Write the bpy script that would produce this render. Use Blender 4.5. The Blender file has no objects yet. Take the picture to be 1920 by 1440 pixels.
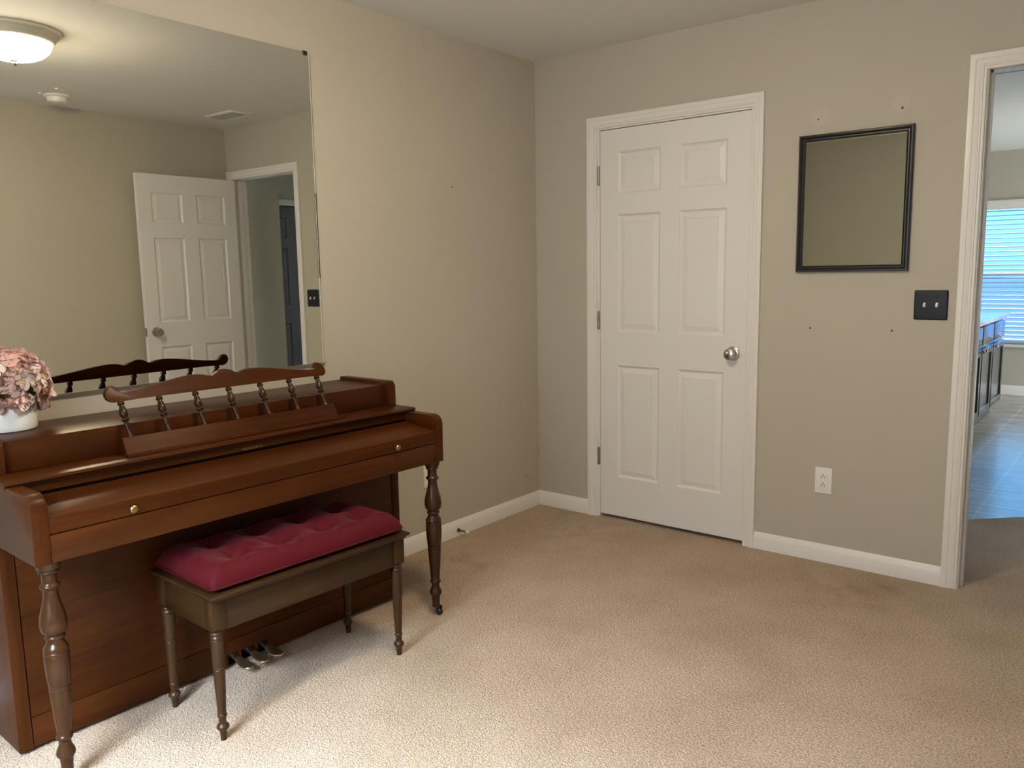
import bpy, bmesh, math, random
from mathutils import Vector, Matrix
random.seed(7)
S = bpy.context.scene
COL = S.collection
PI = math.pi

# ------------------------------------------------------------------ camera
cam_d = bpy.data.cameras.new('camera')
cam_d.sensor_width = 36.0
cam_d.lens = 1518.616 / 1920 * 36.0
cam_d.clip_start = 0.02
cam = bpy.data.objects.new('camera', cam_d)
COL.objects.link(cam)
_r = Vector((0.7814224, 0.6237852, -0.0164647))
_u = Vector((-0.0728141, 0.1173569, 0.9904168))
_f = Vector((-0.6197396, 0.7727350, -0.1371257))
cam.matrix_world = Matrix(((_r.x, _u.x, -_f.x, 2.72408), (_r.y, _u.y, -_f.y, -3.63363),
                           (_r.z, _u.z, -_f.z, 1.32708), (0, 0, 0, 1)))
S.camera = cam

# ------------------------------------------------------------------ colour management
S.view_settings.view_transform = 'Standard'
S.view_settings.look = 'None'
S.view_settings.gamma = 1.0
S.view_settings.use_curve_mapping = False
S.view_settings.exposure = 0.0
S.cycles.use_denoising = True
S.cycles.max_bounces = 10
S.cycles.diffuse_bounces = 6
S.cycles.glossy_bounces = 6
S.cycles.sample_clamp_indirect = 6.0

# ------------------------------------------------------------------ sky: neutral overcast in front (-y), clear blue behind (+y)
world = bpy.data.worlds.new('sky')
S.world = world
world.use_nodes = True
nt = world.node_tree
nt.nodes.clear()
SKY_FRONT = (0.74, 0.90, 1.04)
SKY_FRONT_LO, SKY_FRONT_HI = 7.0, 232.0       # overcast: much brighter overhead than at the horizon
SKY_BACK_HI = (0.17, 0.63, 1.25)
SKY_BACK_LO = (0.10, 0.24, 0.64)
SKY_BACK_S = 2.7
SKY_SIDE = (11.5, 11.2, 10.2)                  # bright sky band added towards +x to light the kitchen


def wnode(kind, **k):
    n = nt.nodes.new(kind)
    for a, v in k.items():
        setattr(n, a, v)
    return n


def maprange(src, a, b, c=0.0, d=1.0):
    n = wnode('ShaderNodeMapRange')
    for i, v in zip(('From Min', 'From Max', 'To Min', 'To Max'), (a, b, c, d)):
        n.inputs[i].default_value = v
    nt.links.new(src, n.inputs['Value'])
    return n.outputs['Result']


tc = wnode('ShaderNodeTexCoord')
sep = wnode('ShaderNodeSeparateXYZ')
nt.links.new(tc.outputs['Generated'], sep.inputs[0])
ty = maprange(sep.outputs['Y'], -0.05, 0.45)
tz = maprange(sep.outputs['Z'], -0.02, 0.04)
tf = maprange(sep.outputs['Z'], 0.38, 0.82, SKY_FRONT_LO, SKY_FRONT_HI)
mixz = wnode('ShaderNodeMix', data_type='RGBA')
mixz.inputs[6].default_value = tuple(c * SKY_BACK_S for c in SKY_BACK_LO) + (1,)
mixz.inputs[7].default_value = tuple(c * SKY_BACK_S for c in SKY_BACK_HI) + (1,)
nt.links.new(tz, mixz.inputs[0])
fr = wnode('ShaderNodeVectorMath', operation='SCALE')
fr.inputs[0].default_value = SKY_FRONT
nt.links.new(tf, fr.inputs['Scale'])
mixy = wnode('ShaderNodeMix', data_type='RGBA')
nt.links.new(fr.outputs[0], mixy.inputs[6])
nt.links.new(ty, mixy.inputs[0])
nt.links.new(mixz.outputs[2], mixy.inputs[7])
tx = maprange(sep.outputs['X'], 0.6, 0.95)
side = wnode('ShaderNodeMix', data_type='RGBA')
side.inputs[7].default_value = SKY_SIDE + (1,)
nt.links.new(tx, side.inputs[0])
nt.links.new(mixy.outputs[2], side.inputs[6])
bg = nt.nodes.new('ShaderNodeBackground')
nt.links.new(side.outputs[2], bg.inputs['Color'])
wo = nt.nodes.new('ShaderNodeOutputWorld')
nt.links.new(bg.outputs[0], wo.inputs['Surface'])


def portal(name, loc, rot, sx, sy):
    d = bpy.data.lights.new(name, 'AREA')
    d.shape = 'RECTANGLE'
    d.size, d.size_y = sx, sy
    d.cycles.is_portal = True
    o = bpy.data.objects.new(name, d)
    COL.objects.link(o)
    o.location = loc
    o.rotation_euler = rot
    return o


# window openings: front wall (behind the camera) and kitchen wall
FW = dict(x0=1.06, x1=2.00, z0=0.62, z1=2.02)
KW = dict(x0=1.10, x1=2.70, z0=0.52, z1=1.93)
ROOM_Y = -4.05
KY = 5.90
PW = dict(y0=3.30, y1=5.10, z0=0.08, z1=2.05)     # unseen opening added in the side wall to brighten the kitchen
portal('front_window_portal', ((FW['x0'] + FW['x1']) / 2, ROOM_Y - 0.13, (FW['z0'] + FW['z1']) / 2), (PI / 2, 0, PI),
       FW['x1'] - FW['x0'], FW['z1'] - FW['z0'])
portal('kitchen_window_portal', ((KW['x0'] + KW['x1']) / 2, KY + 0.15, (KW['z0'] + KW['z1']) / 2), (-PI / 2, 0, PI),
       KW['x1'] - KW['x0'], KW['z1'] - KW['z0'])
portal('added_opening_portal', (4.54, (PW['y0'] + PW['y1']) / 2, (PW['z0'] + PW['z1']) / 2), (0, PI / 2, 0), PW['z1'] - PW['z0'], PW['y1'] - PW['y0'])
LAMP_BOWL = 124.0     # emission of the lamp's glass bowl


# ------------------------------------------------------------------ materials
def srgb(r, g, b):
    def c(v):
        v /= 255.0
        return v / 12.92 if v <= 0.04045 else ((v + 0.055) / 1.055) ** 2.4
    return (c(r), c(g), c(b), 1.0)


def newmat(name):
    m = bpy.data.materials.new(name)
    m.use_nodes = True
    return m, m.node_tree, m.node_tree.nodes['Principled BSDF']


def plain(name, col, rough=0.5, metal=0.0, spec=0.5, coat=0.0, bump=0.0, bscale=200.0, var=0.0, vscale=4.0, sheen=0.0):
    m, t, b = newmat(name)
    b.inputs['Base Color'].default_value = col
    b.inputs['Roughness'].default_value = rough
    b.inputs['Metallic'].default_value = metal
    b.inputs['Specular IOR Level'].default_value = spec
    b.inputs['Coat Weight'].default_value = coat
    b.inputs['Coat Roughness'].default_value = 0.15
    if sheen:
        b.inputs['Sheen Weight'].default_value = sheen
        b.inputs['Sheen Roughness'].default_value = 0.35
    co = t.nodes.new('ShaderNodeTexCoord')
    if bump:
        n = t.nodes.new('ShaderNodeTexNoise')
        n.inputs['Scale'].default_value = bscale
        n.inputs['Detail'].default_value = 3
        t.links.new(co.outputs['Object'], n.inputs['Vector'])
        bp = t.nodes.new('ShaderNodeBump')
        bp.inputs['Strength'].default_value = bump
        bp.inputs['Distance'].default_value = 0.002
        t.links.new(n.outputs['Fac'], bp.inputs['Height'])
        t.links.new(bp.outputs[0], b.inputs['Normal'])
    if var:
        n = t.nodes.new('ShaderNodeTexNoise')
        n.inputs['Scale'].default_value = vscale
        n.inputs['Detail'].default_value = 4
        t.links.new(co.outputs['Object'], n.inputs['Vector'])
        r = t.nodes.new('ShaderNodeMix')
        r.data_type = 'RGBA'
        r.inputs[6].default_value = tuple(c * (1 - var) for c in col[:3]) + (1,)
        r.inputs[7].default_value = tuple(min(1, c * (1 + var)) for c in col[:3]) + (1,)
        t.links.new(n.outputs['Fac'], r.inputs[0])
        t.links.new(r.outputs[2], b.inputs['Base Color'])
    return m


def wood(name, dark, mid, light, axis, rough=0.35, scale=1.0, coat=0.0, spec=0.14):
    m, t, b = newmat(name)
    co = t.nodes.new('ShaderNodeTexCoord')
    mp = t.nodes.new('ShaderNodeMapping')
    sc = [26.0 * scale] * 3
    sc['xyz'.index(axis)] = 1.3 * scale
    mp.inputs['Scale'].default_value = sc
    t.links.new(co.outputs['Object'], mp.inputs['Vector'])
    n1 = t.nodes.new('ShaderNodeTexNoise')
    n1.inputs['Scale'].default_value = 1.6
    n1.inputs['Detail'].default_value = 6
    n1.inputs['Roughness'].default_value = 0.6
    n1.inputs['Distortion'].default_value = 0.7
    t.links.new(mp.outputs[0], n1.inputs['Vector'])
    mp2 = t.nodes.new('ShaderNodeMapping')
    sc2 = [4.0] * 3
    sc2['xyz'.index(axis)] = 0.9
    mp2.inputs['Scale'].default_value = sc2
    t.links.new(co.outputs['Object'], mp2.inputs['Vector'])
    n2 = t.nodes.new('ShaderNodeTexNoise')
    n2.inputs['Scale'].default_value = 1.0
    n2.inputs['Detail'].default_value = 2
    t.links.new(mp2.outputs[0], n2.inputs['Vector'])
    ad = t.nodes.new('ShaderNodeMix')
    ad.data_type = 'FLOAT'
    ad.inputs[0].default_value = 0.4
    t.links.new(n1.outputs['Fac'], ad.inputs[2])
    t.links.new(n2.outputs['Fac'], ad.inputs[3])
    cr = t.nodes.new('ShaderNodeValToRGB')
    cr.color_ramp.elements[0].position = 0.30
    cr.color_ramp.elements[0].color = dark
    cr.color_ramp.elements[1].position = 0.70
    cr.color_ramp.elements[1].color = light
    e = cr.color_ramp.elements.new(0.5)
    e.color = mid
    t.links.new(ad.outputs[0], cr.inputs['Fac'])
    t.links.new(cr.outputs['Color'], b.inputs['Base Color'])
    b.inputs['Roughness'].default_value = rough
    b.inputs['Specular IOR Level'].default_value = spec
    b.inputs['Coat Weight'].default_value = coat
    b.inputs['Coat Roughness'].default_value = 0.18
    bp = t.nodes.new('ShaderNodeBump')
    bp.inputs['Strength'].default_value = 0.06
    bp.inputs['Distance'].default_value = 0.001
    t.links.new(n1.outputs['Fac'], bp.inputs['Height'])
    t.links.new(bp.outputs[0], b.inputs['Normal'])
    return m


def paint_wall(name, col, patches=(), holes=(), scuffs=()):
    """Matt wall paint with faint roller texture; patches = paler touch-ups, holes = nail holes (world coordinates)."""
    m, t, b = newmat(name)
    b.inputs['Roughness'].default_value = 0.62
    b.inputs['Specular IOR Level'].default_value = 0.3
    co = t.nodes.new('ShaderNodeTexCoord')
    n = t.nodes.new('ShaderNodeTexNoise')
    n.inputs['Scale'].default_value = 1.7
    n.inputs['Detail'].default_value = 3
    t.links.new(co.outputs['Object'], n.inputs['Vector'])
    mx = t.nodes.new('ShaderNodeMix')
    mx.data_type = 'RGBA'
    mx.inputs[6].default_value = tuple(c * 0.96 for c in col[:3]) + (1,)
    mx.inputs[7].default_value = tuple(c * 1.04 for c in col[:3]) + (1,)
    t.links.new(n.outputs['Fac'], mx.inputs[0])
    out = mx.outputs[2]

    def spot(out, c, rad, soft, colr, amount):
        d = t.nodes.new('ShaderNodeVectorMath')
        d.operation = 'DISTANCE'
        d.inputs[1].default_value = c
        if soft > 0.01:
            nz = t.nodes.new('ShaderNodeTexNoise')
            nz.inputs['Scale'].default_value = 14
            t.links.new(co.outputs['Object'], nz.inputs['Vector'])
            va = t.nodes.new('ShaderNodeVectorMath')
            va.operation = 'SCALE'
            va.inputs['Scale'].default_value = 0.09
            t.links.new(nz.outputs['Color'], va.inputs[0])
            vb = t.nodes.new('ShaderNodeVectorMath')
            vb.operation = 'ADD'
            t.links.new(co.outputs['Object'], vb.inputs[0])
            t.links.new(va.outputs[0], vb.inputs[1])
            vc = t.nodes.new('ShaderNodeVectorMath')
            vc.operation = 'SUBTRACT'
            vc.inputs[1].default_value = (0.045, 0.045, 0.045)
            t.links.new(vb.outputs[0], vc.inputs[0])
            t.links.new(vc.outputs[0], d.inputs[0])
        else:
            t.links.new(co.outputs['Object'], d.inputs[0])
        r = t.nodes.new('ShaderNodeMapRange')
        r.inputs['From Min'].default_value = rad
        r.inputs['From Max'].default_value = rad + soft
        r.inputs['To Min'].default_value = amount
        r.inputs['To Max'].default_value = 0.0
        t.links.new(d.outputs['Value'], r.inputs['Value'])
        k = t.nodes.new('ShaderNodeMix')
        k.data_type = 'RGBA'
        k.inputs[7].default_value = colr
        t.links.new(r.outputs[0], k.inputs[0])
        t.links.new(out, k.inputs[6])
        return k.outputs[2]

    for (c, rad) in patches:
        out = spot(out, c, rad, 0.012, tuple(min(1, v * 1.06) for v in col[:3]) + (1,), 0.8)
    for (c, rad) in holes:
        out = spot(out, c, rad, 0.0015, (0.05, 0.04, 0.03, 1), 0.9)
    for (c, rad) in scuffs:
        out = spot(out, c, rad, 0.004, tuple(v * 0.7 for v in col[:3]) + (1,), 0.5)
    t.links.new(out, b.inputs['Base Color'])
    n2 = t.nodes.new('ShaderNodeTexNoise')
    n2.inputs['Scale'].default_value = 160
    n2.inputs['Detail'].default_value = 2
    t.links.new(co.outputs['Object'], n2.inputs['Vector'])
    bp = t.nodes.new('ShaderNodeBump')
    bp.inputs['Strength'].default_value = 0.08
    bp.inputs['Distance'].default_value = 0.002
    t.links.new(n2.outputs['Fac'], bp.inputs['Height'])
    t.links.new(bp.outputs[0], b.inputs['Normal'])
    return m


def carpet(name):
    m, t, b = newmat(name)
    b.inputs['Roughness'].default_value = 0.95
    b.inputs['Specular IOR Level'].default_value = 0.1
    b.inputs['Sheen Weight'].default_value = 0.15
    co = t.nodes.new('ShaderNodeTexCoord')
    fine = t.nodes.new('ShaderNodeTexNoise')
    fine.inputs['Scale'].default_value = 150
    fine.inputs['Detail'].default_value = 4
    fine.inputs['Roughness'].default_value = 0.7
    big = t.nodes.new('ShaderNodeTexNoise')
    big.inputs['Scale'].default_value = 2.6
    big.inputs['Detail'].default_value = 5
    stain = t.nodes.new('ShaderNodeTexNoise')
    stain.inputs['Scale'].default_value = 5.5
    stain.inputs['Detail'].default_value = 6
    stain.inputs['Roughness'].default_value = 0.65
    for n in (fine, big, stain):
        t.links.new(co.outputs['Object'], n.inputs['Vector'])
    c1 = t.nodes.new('ShaderNodeValToRGB')
    c1.color_ramp.elements[0].position = 0.37
    c1.color_ramp.elements[0].color = CARPET_D
    c1.color_ramp.elements[1].position = 0.61
    c1.color_ramp.elements[1].color = CARPET_L
    t.links.new(fine.outputs['Fac'], c1.inputs['Fac'])
    mx = t.nodes.new('ShaderNodeMix')
    mx.data_type = 'RGBA'
    mx.blend_type = 'MULTIPLY'
    mx.inputs[0].default_value = 1.0
    c2 = t.nodes.new('ShaderNodeValToRGB')
    c2.color_ramp.elements[0].position = 0.35
    c2.color_ramp.elements[0].color = (0.86, 0.84, 0.80, 1)
    c2.color_ramp.elements[1].position = 0.62
    c2.color_ramp.elements[1].color = (1, 1, 1, 1)
    t.links.new(big.outputs['Fac'], c2.inputs['Fac'])
    t.links.new(c1.outputs['Color'], mx.inputs[6])
    t.links.new(c2.outputs['Color'], mx.inputs[7])
    # worn, darker traffic patches by the closet door, the doorway and along the wall
    out = mx.outputs[2]
    sr = t.nodes.new('ShaderNodeMapRange')
    sr.inputs['From Min'].default_value = 0.47
    sr.inputs['From Max'].default_value = 0.66
    t.links.new(stain.outputs['Fac'], sr.inputs['Value'])
    prev = None
    for (cx, cy, rad, amt) in ((0.35, -0.28, 0.55, 0.55), (1.78, -0.22, 0.38, 0.75), (0.28, -0.95, 0.35, 0.7), (2.45, 0.6, 0.6, 0.5), (0.16, -1.15, 0.4, 0.6)):
        d = t.nodes.new('ShaderNodeVectorMath')
        d.operation = 'DISTANCE'
        d.inputs[1].default_value = (cx, cy, 0)
        t.links.new(co.outputs['Object'], d.inputs[0])
        r = t.nodes.new('ShaderNodeMapRange')
        r.inputs['From Min'].default_value = 0.05
        r.inputs['From Max'].default_value = rad
        r.inputs['To Min'].default_value = amt
        r.inputs['To Max'].default_value = 0
        t.links.new(d.outputs['Value'], r.inputs['Value'])
        if prev is None:
            prev = r.outputs[0]
        else:
            a = t.nodes.new('ShaderNodeMath')
            a.operation = 'MAXIMUM'
            t.links.new(prev, a.inputs[0])
            t.links.new(r.outputs[0], a.inputs[1])
            prev = a.outputs[0]
    ml = t.nodes.new('ShaderNodeMath')
    ml.operation = 'MULTIPLY'
    t.links.new(prev, ml.inputs[0])
    t.links.new(sr.outputs[0], ml.inputs[1])
    mk = t.nodes.new('ShaderNodeMix')
    mk.data_type = 'RGBA'
    mk.blend_type = 'MULTIPLY'
    mk.inputs[7].default_value = (0.66, 0.58, 0.50, 1)
    t.links.new(ml.outputs[0], mk.inputs[0])
    t.links.new(out, mk.inputs[6])
    t.links.new(mk.outputs[2], b.inputs['Base Color'])
    v = t.nodes.new('ShaderNodeTexVoronoi')
    v.inputs['Scale'].default_value = 210
    t.links.new(co.outputs['Object'], v.inputs['Vector'])
    ah = t.nodes.new('ShaderNodeMath')
    ah.operation = 'ADD'
    t.links.new(v.outputs['Distance'], ah.inputs[0])
    t.links.new(fine.outputs['Fac'], ah.inputs[1])
    bp = t.nodes.new('ShaderNodeBump')
    bp.inputs['Strength'].default_value = 0.8
    bp.inputs['Distance'].default_value = 0.006
    t.links.new(ah.outputs[0], bp.inputs['Height'])
    t.links.new(bp.outputs[0], b.inputs['Normal'])
    return m


def tile(name):
    m, t, b = newmat(name)
    co = t.nodes.new('ShaderNodeTexCoord')
    mp = t.nodes.new('ShaderNodeMapping')
    mp.inputs['Rotation'].default_value = (0, 0, PI / 2)
    mp.inputs['Location'].default_value = (0.0, 1.895, 0)
    t.links.new(co.outputs['Object'], mp.inputs['Vector'])
    br = t.nodes.new('ShaderNodeTexBrick')
    br.offset = 0.5
    br.inputs['Color1'].default_value = (0.30, 0.27, 0.22, 1)
    br.inputs['Color2'].default_value = (0.36, 0.33, 0.28, 1)
    br.inputs['Mortar'].default_value = (0.50, 0.48, 0.44, 1)
    br.inputs['Scale'].default_value = 1.0
    br.inputs['Mortar Size'].default_value = 0.0035
    br.inputs['Brick Width'].default_value = 0.49
    br.inputs['Row Height'].default_value = 0.245
    t.links.new(mp.outputs[0], br.inputs['Vector'])
    mp2 = t.nodes.new('ShaderNodeMapping')
    mp2.inputs['Scale'].default_value = (3.0, 22.0, 1)
    t.links.new(co.outputs['Object'], mp2.inputs['Vector'])
    n = t.nodes.new('ShaderNodeTexNoise')
    n.inputs['Scale'].default_value = 1.0
    n.inputs['Detail'].default_value = 5
    t.links.new(mp2.outputs[0], n.inputs['Vector'])
    cr = t.nodes.new('ShaderNodeValToRGB')
    cr.color_ramp.elements[0].position = 0.35
    cr.color_ramp.elements[0].color = (0.62, 0.60, 0.56, 1)
    cr.color_ramp.elements[1].position = 0.65
    cr.color_ramp.elements[1].color = (1.1, 1.1, 1.08, 1)
    t.links.new(n.outputs['Fac'], cr.inputs['Fac'])
    mx = t.nodes.new('ShaderNodeMix')
    mx.data_type = 'RGBA'
    mx.blend_type = 'MULTIPLY'
    mx.inputs[0].default_value = 1
    t.links.new(br.outputs['Color'], mx.inputs[6])
    t.links.new(cr.outputs['Color'], mx.inputs[7])
    t.links.new(mx.outputs[2], b.inputs['Base Color'])
    b.inputs['Roughness'].default_value = 0.24
    b.inputs['Specular IOR Level'].default_value = 0.9
    bp = t.nodes.new('ShaderNodeBump')
    bp.inputs['Strength'].default_value = 0.15
    bp.inputs['Distance'].default_value = 0.002
    t.links.new(n.outputs['Fac'], bp.inputs['Height'])
    t.links.new(bp.outputs[0], b.inputs['Normal'])
    return m


def emit(name, col, strength):
    m, t, b = newmat(name)
    b.inputs['Base Color'].default_value = col
    b.inputs['Emission Color'].default_value = col
    b.inputs['Emission Strength'].default_value = strength
    b.inputs['Roughness'].default_value = 0.3
    return m


WALL = (0.452, 0.420, 0.356, 1)
CARPET_D = (0.27, 0.188, 0.126, 1)
CARPET_L = (0.58, 0.440, 0.325, 1)
M = {}
M['wall'] = paint_wall('wall_paint', WALL)
M['wall_back'] = paint_wall('wall_paint_back', WALL,
                            patches=[((1.530, 0, 1.965), 0.030), ((1.842, 0, 1.975), 0.030)],
                            holes=[((1.516, 0, 1.952), 0.003), ((1.850, 0, 1.956), 0.0045), ((1.512, 0, 1.058), 0.004), ((1.850, 0, 1.057), 0.004)])
M['wall_left'] = paint_wall('wall_paint_left', WALL,
                            holes=[((0, -0.677, 1.737), 0.004)],
                            scuffs=[((0, -0.131, 0.198), 0.006), ((0, -0.124, 0.190), 0.006), ((0, -0.117, 0.182), 0.006),
                                    ((0, -0.110, 0.176), 0.005), ((0, -0.103, 0.170), 0.005), ((0, -0.125, 0.258), 0.004)])
M['ceiling'] = plain('ceiling_paint', (0.74, 0.73, 0.70, 1), 0.85, spec=0.2, bump=0.15, bscale=120)
M['trim'] = plain('trim_paint', (0.73, 0.715, 0.69, 1), 0.32, spec=0.45, bump=0.02, bscale=60)
M['door'] = plain('door_paint', (0.72, 0.71, 0.695, 1), 0.38, spec=0.45, bump=0.05, bscale=90)
M['carpet'] = carpet('carpet_pile')
M['tile'] = tile('kitchen_tile')
M['nickel'] = plain('satin_nickel', (0.50, 0.47, 0.43, 1), 0.24, metal=1.0)
M['hinge'] = plain('hinge_nickel', (0.40, 0.37, 0.33, 1), 0.35, metal=1.0)
M['dark_gap'] = plain('dark_gap', (0.004, 0.003, 0.003, 1), 0.9, spec=0.0)  # near black that stands in for shade in the piano's gaps
D_, M_, L_ = (0.021, 0.0046, 0.0008, 1), (0.044, 0.0108, 0.0017, 1), (0.068, 0.0190, 0.0038, 1)
for ax in 'xyz':
    M['wood_' + ax] = wood('piano_wood_' + ax, D_, M_, L_, ax)
M['leg_wood'] = wood('piano_leg_wood', (0.017, 0.0058, 0.0017, 1), (0.031, 0.0112, 0.0035, 1), (0.048, 0.0190, 0.0066, 1), 'z', rough=0.26, spec=0.27)
D2, M2, L2 = (0.016, 0.0064, 0.0021, 1), (0.034, 0.0145, 0.0048, 1), (0.062, 0.028, 0.0100, 1)
for ax in 'xyz':
    M['bench_' + ax] = wood('bench_wood_' + ax, D2, M2, L2, ax, rough=0.34, spec=0.25)
M['brass'] = plain('aged_brass', (0.36, 0.27, 0.12, 1), 0.34, metal=1.0, var=0.25, vscale=60)
M['pedal_brass'] = plain('pedal_brass', (0.66, 0.55, 0.32, 1), 0.36, metal=1.0, var=0.25, vscale=40)
M['pedal_steel'] = plain('pedal_steel', (0.22, 0.20, 0.18, 1), 0.38, metal=1.0)
M['caster'] = plain('caster_metal', (0.07, 0.075, 0.055, 1), 0.4, metal=1.0)
M['gold'] = plain('worn_gold', (0.16, 0.085, 0.022, 1), 0.5)
M['velvet'] = plain('red_velvet', (0.064, 0.0018, 0.0052, 1), 0.75, spec=0.15, sheen=0.0, var=0.18, vscale=30, bump=0.3, bscale=300)
_b = M['velvet'].node_tree.nodes['Principled BSDF']
_b.inputs['Sheen Weight'].default_value = 0.13
_b.inputs['Sheen Roughness'].default_value = 0.4
_b.inputs['Sheen Tint'].default_value = (0.9, 0.30, 0.30, 1)
M['piping'] = plain('velvet_piping', (0.055, 0.0015, 0.0045, 1), 0.6, spec=0.2, bump=0.3, bscale=500)
M['mirror'] = plain('mirror_silver', (0.80, 0.81, 0.755, 1), 0.0, metal=1.0)
M['mirror_dim'] = plain('dim_mirror_silver', (0.56, 0.60, 0.56, 1), 0.0, metal=1.0)  # reflectivity lowered so the mirrored front wall looks darker
M['mirror_edge'] = plain('mirror_edge', (0.66, 0.66, 0.62, 1), 0.4, var=0.5, vscale=45)
M['frame_black'] = plain('black_frame', (0.012, 0.011, 0.012, 1), 0.35, spec=0.45)
M['plate_navy'] = plain('dark_bronze_plate', (0.008, 0.010, 0.017, 1), 0.45, spec=0.3)
M['screw_dark'] = plain('dark_screw', (0.008, 0.008, 0.01, 1), 0.5)
M['white_plastic'] = plain('white_plastic', (0.78, 0.76, 0.72, 1), 0.35)
M['slot'] = plain('slot_dark', (0.02, 0.018, 0.015, 1), 0.6)
M['stop_metal'] = plain('stop_metal', (0.16, 0.14, 0.12, 1), 0.35, metal=1.0)
M['rubber'] = plain('white_rubber', (0.75, 0.74, 0.70, 1), 0.6)
M['ceramic'] = plain('white_ceramic', (0.82, 0.83, 0.82, 1), 0.12, coat=0.6)
M['petal_a'] = plain('petal_pink', (0.88, 0.58, 0.54, 1), 0.6, var=0.14, vscale=55, spec=0.2)
M['petal_b'] = plain('petal_pale', (0.88, 0.66, 0.62, 1), 0.6, var=0.15, vscale=55, spec=0.2)
M['petal_c'] = plain('petal_cream', (0.89, 0.77, 0.71, 1), 0.6, var=0.15, vscale=55, spec=0.2)
for k in 'abc':
    _p = M['petal_' + k].node_tree.nodes['Principled BSDF']
    _p.inputs['Subsurface Weight'].default_value = 0.3
    _p.inputs['Subsurface Radius'].default_value = (0.01, 0.005, 0.004)
M['floret_eye'] = plain('floret_eye', (0.48, 0.50, 0.20, 1), 0.6)
M['stem'] = plain('flower_stem', (0.10, 0.12, 0.045, 1), 0.7)
M['lamp_glass'] = emit('lamp_glass', (1.0, 0.81, 0.56, 1), LAMP_BOWL)
M['lamp_rim'] = plain('lamp_rim', (0.72, 0.68, 0.58, 1), 0.35)
M['cab'] = plain('espresso_cabinet', (0.020, 0.019, 0.020, 1), 0.22, spec=0.6, coat=0.3)
M['counter'] = plain('stone_counter', (0.45, 0.40, 0.35, 1), 0.15, var=0.3, vscale=60)
M['blind'] = plain('blind_slat', (0.36, 0.45, 0.58, 1), 0.5)  # white slats coloured blue grey for their shade and the blue daylight
M['dark_door'] = plain('dark_door_paint', (0.165, 0.165, 0.175, 1), 0.55, spec=0.2)


# ------------------------------------------------------------------ mesh helpers
def bm_new():
    return bmesh.new()


def box(bm, x0, x1, y0, y1, z0, z1, bev=0.0, seg=2):
    v = [bm.verts.new((x, y, z)) for x in (x0, x1) for y in (y0, y1) for z in (z0, z1)]
    f = [(0, 1, 3, 2), (4, 6, 7, 5), (0, 4, 5, 1), (2, 3, 7, 6), (0, 2, 6, 4), (1, 5, 7, 3)]
    fs = [bm.faces.new([v[i] for i in q]) for q in f]
    if bev:
        es = list({e for fa in fs for e in fa.edges})
        bmesh.ops.bevel(bm, geom=es, offset=bev, segments=seg, profile=0.5, affect='EDGES')
    return fs


def lathe(bm, prof, c=(0, 0, 0), seg=32, axis='z', cap=True):
    """prof = [(radius, height)...] revolved about an axis through c."""
    rings = []
    for r, h in prof:
        ring = []
        for i in range(seg):
            a = 2 * PI * i / seg
            p = (r * math.cos(a), r * math.sin(a), h)
            if axis == 'x':
                p = (h, p[0], p[1])
            elif axis == 'y':
                p = (p[0], h, p[1])
            ring.append(bm.verts.new((c[0] + p[0], c[1] + p[1], c[2] + p[2])))
        rings.append(ring)
    for a, b in zip(rings, rings[1:]):
        for i in range(seg):
            j = (i + 1) % seg
            bm.faces.new((a[i], a[j], b[j], b[i]))
    if cap:
        bm.faces.new(rings[0])
        bm.faces.new(rings[-1])


def prism(bm, pts, axis, a0, a1, bev=0.0):
    """Extrude a 2-D outline along an axis: axis x -> pts are (y,z); y -> (x,z); z -> (x,y)."""
    def mk(p, a):
        if axis == 'x':
            return (a, p[0], p[1])
        if axis == 'y':
            return (p[0], a, p[1])
        return (p[0], p[1], a)
    A = [bm.verts.new(mk(p, a0)) for p in pts]
    B = [bm.verts.new(mk(p, a1)) for p in pts]
    f1 = bm.faces.new(A)
    f2 = bm.faces.new(B[::-1])
    n = len(pts)
    for i in range(n):
        j = (i + 1) % n
        bm.faces.new((A[i], B[i], B[j], A[j]))
    if bev:
        es = list(f1.edges) + list(f2.edges)
        bmesh.ops.bevel(bm, geom=es, offset=bev, segments=2, profile=0.5, affect='EDGES')


def tube(bm, pts, rad, seg=10, closed=False):
    pts = [Vector(p) for p in pts]
    n = len(pts)
    rings = []
    for i, p in enumerate(pts):
        if closed:
            t = pts[(i + 1) % n] - pts[i - 1]
        else:
            t = pts[min(i + 1, n - 1)] - pts[max(i - 1, 0)]
        t.normalize()
        up = Vector((0, 0, 1)) if abs(t.z) < 0.9 else Vector((1, 0, 0))
        a = t.cross(up).normalized()
        b = t.cross(a).normalized()
        r = rad[i] if isinstance(rad, (list, tuple)) else rad
        rings.append([bm.verts.new(p + a * r * math.cos(2 * PI * k / seg) + b * r * math.sin(2 * PI * k / seg)) for k in range(seg)])
    m = n if closed else n - 1
    for i in range(m):
        A, B = rings[i], rings[(i + 1) % n]
        for k in range(seg):
            l = (k + 1) % seg
            bm.faces.new((A[k], A[l], B[l], B[k]))
    if not closed:
        bm.faces.new(rings[0])
        bm.faces.new(rings[-1])


def obj(name, bm, mats, parent=None, smooth=True, ang=35):
    bmesh.ops.recalc_face_normals(bm, faces=bm.faces[:])
    me = bpy.data.meshes.new(name)
    if smooth:
        for f in bm.faces:
            f.smooth = True
        for e in bm.edges:
            if len(e.link_faces) == 2 and e.calc_face_angle(0) > math.radians(ang):
                e.smooth = False
    bm.to_mesh(me)
    bm.free()
    if not isinstance(mats, (list, tuple)):
        mats = [mats]
    for m in mats:
        me.materials.append(m)
    o = bpy.data.objects.new(name, me)
    COL.objects.link(o)
    if parent is not None:
        o.parent = parent
    return o


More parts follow.
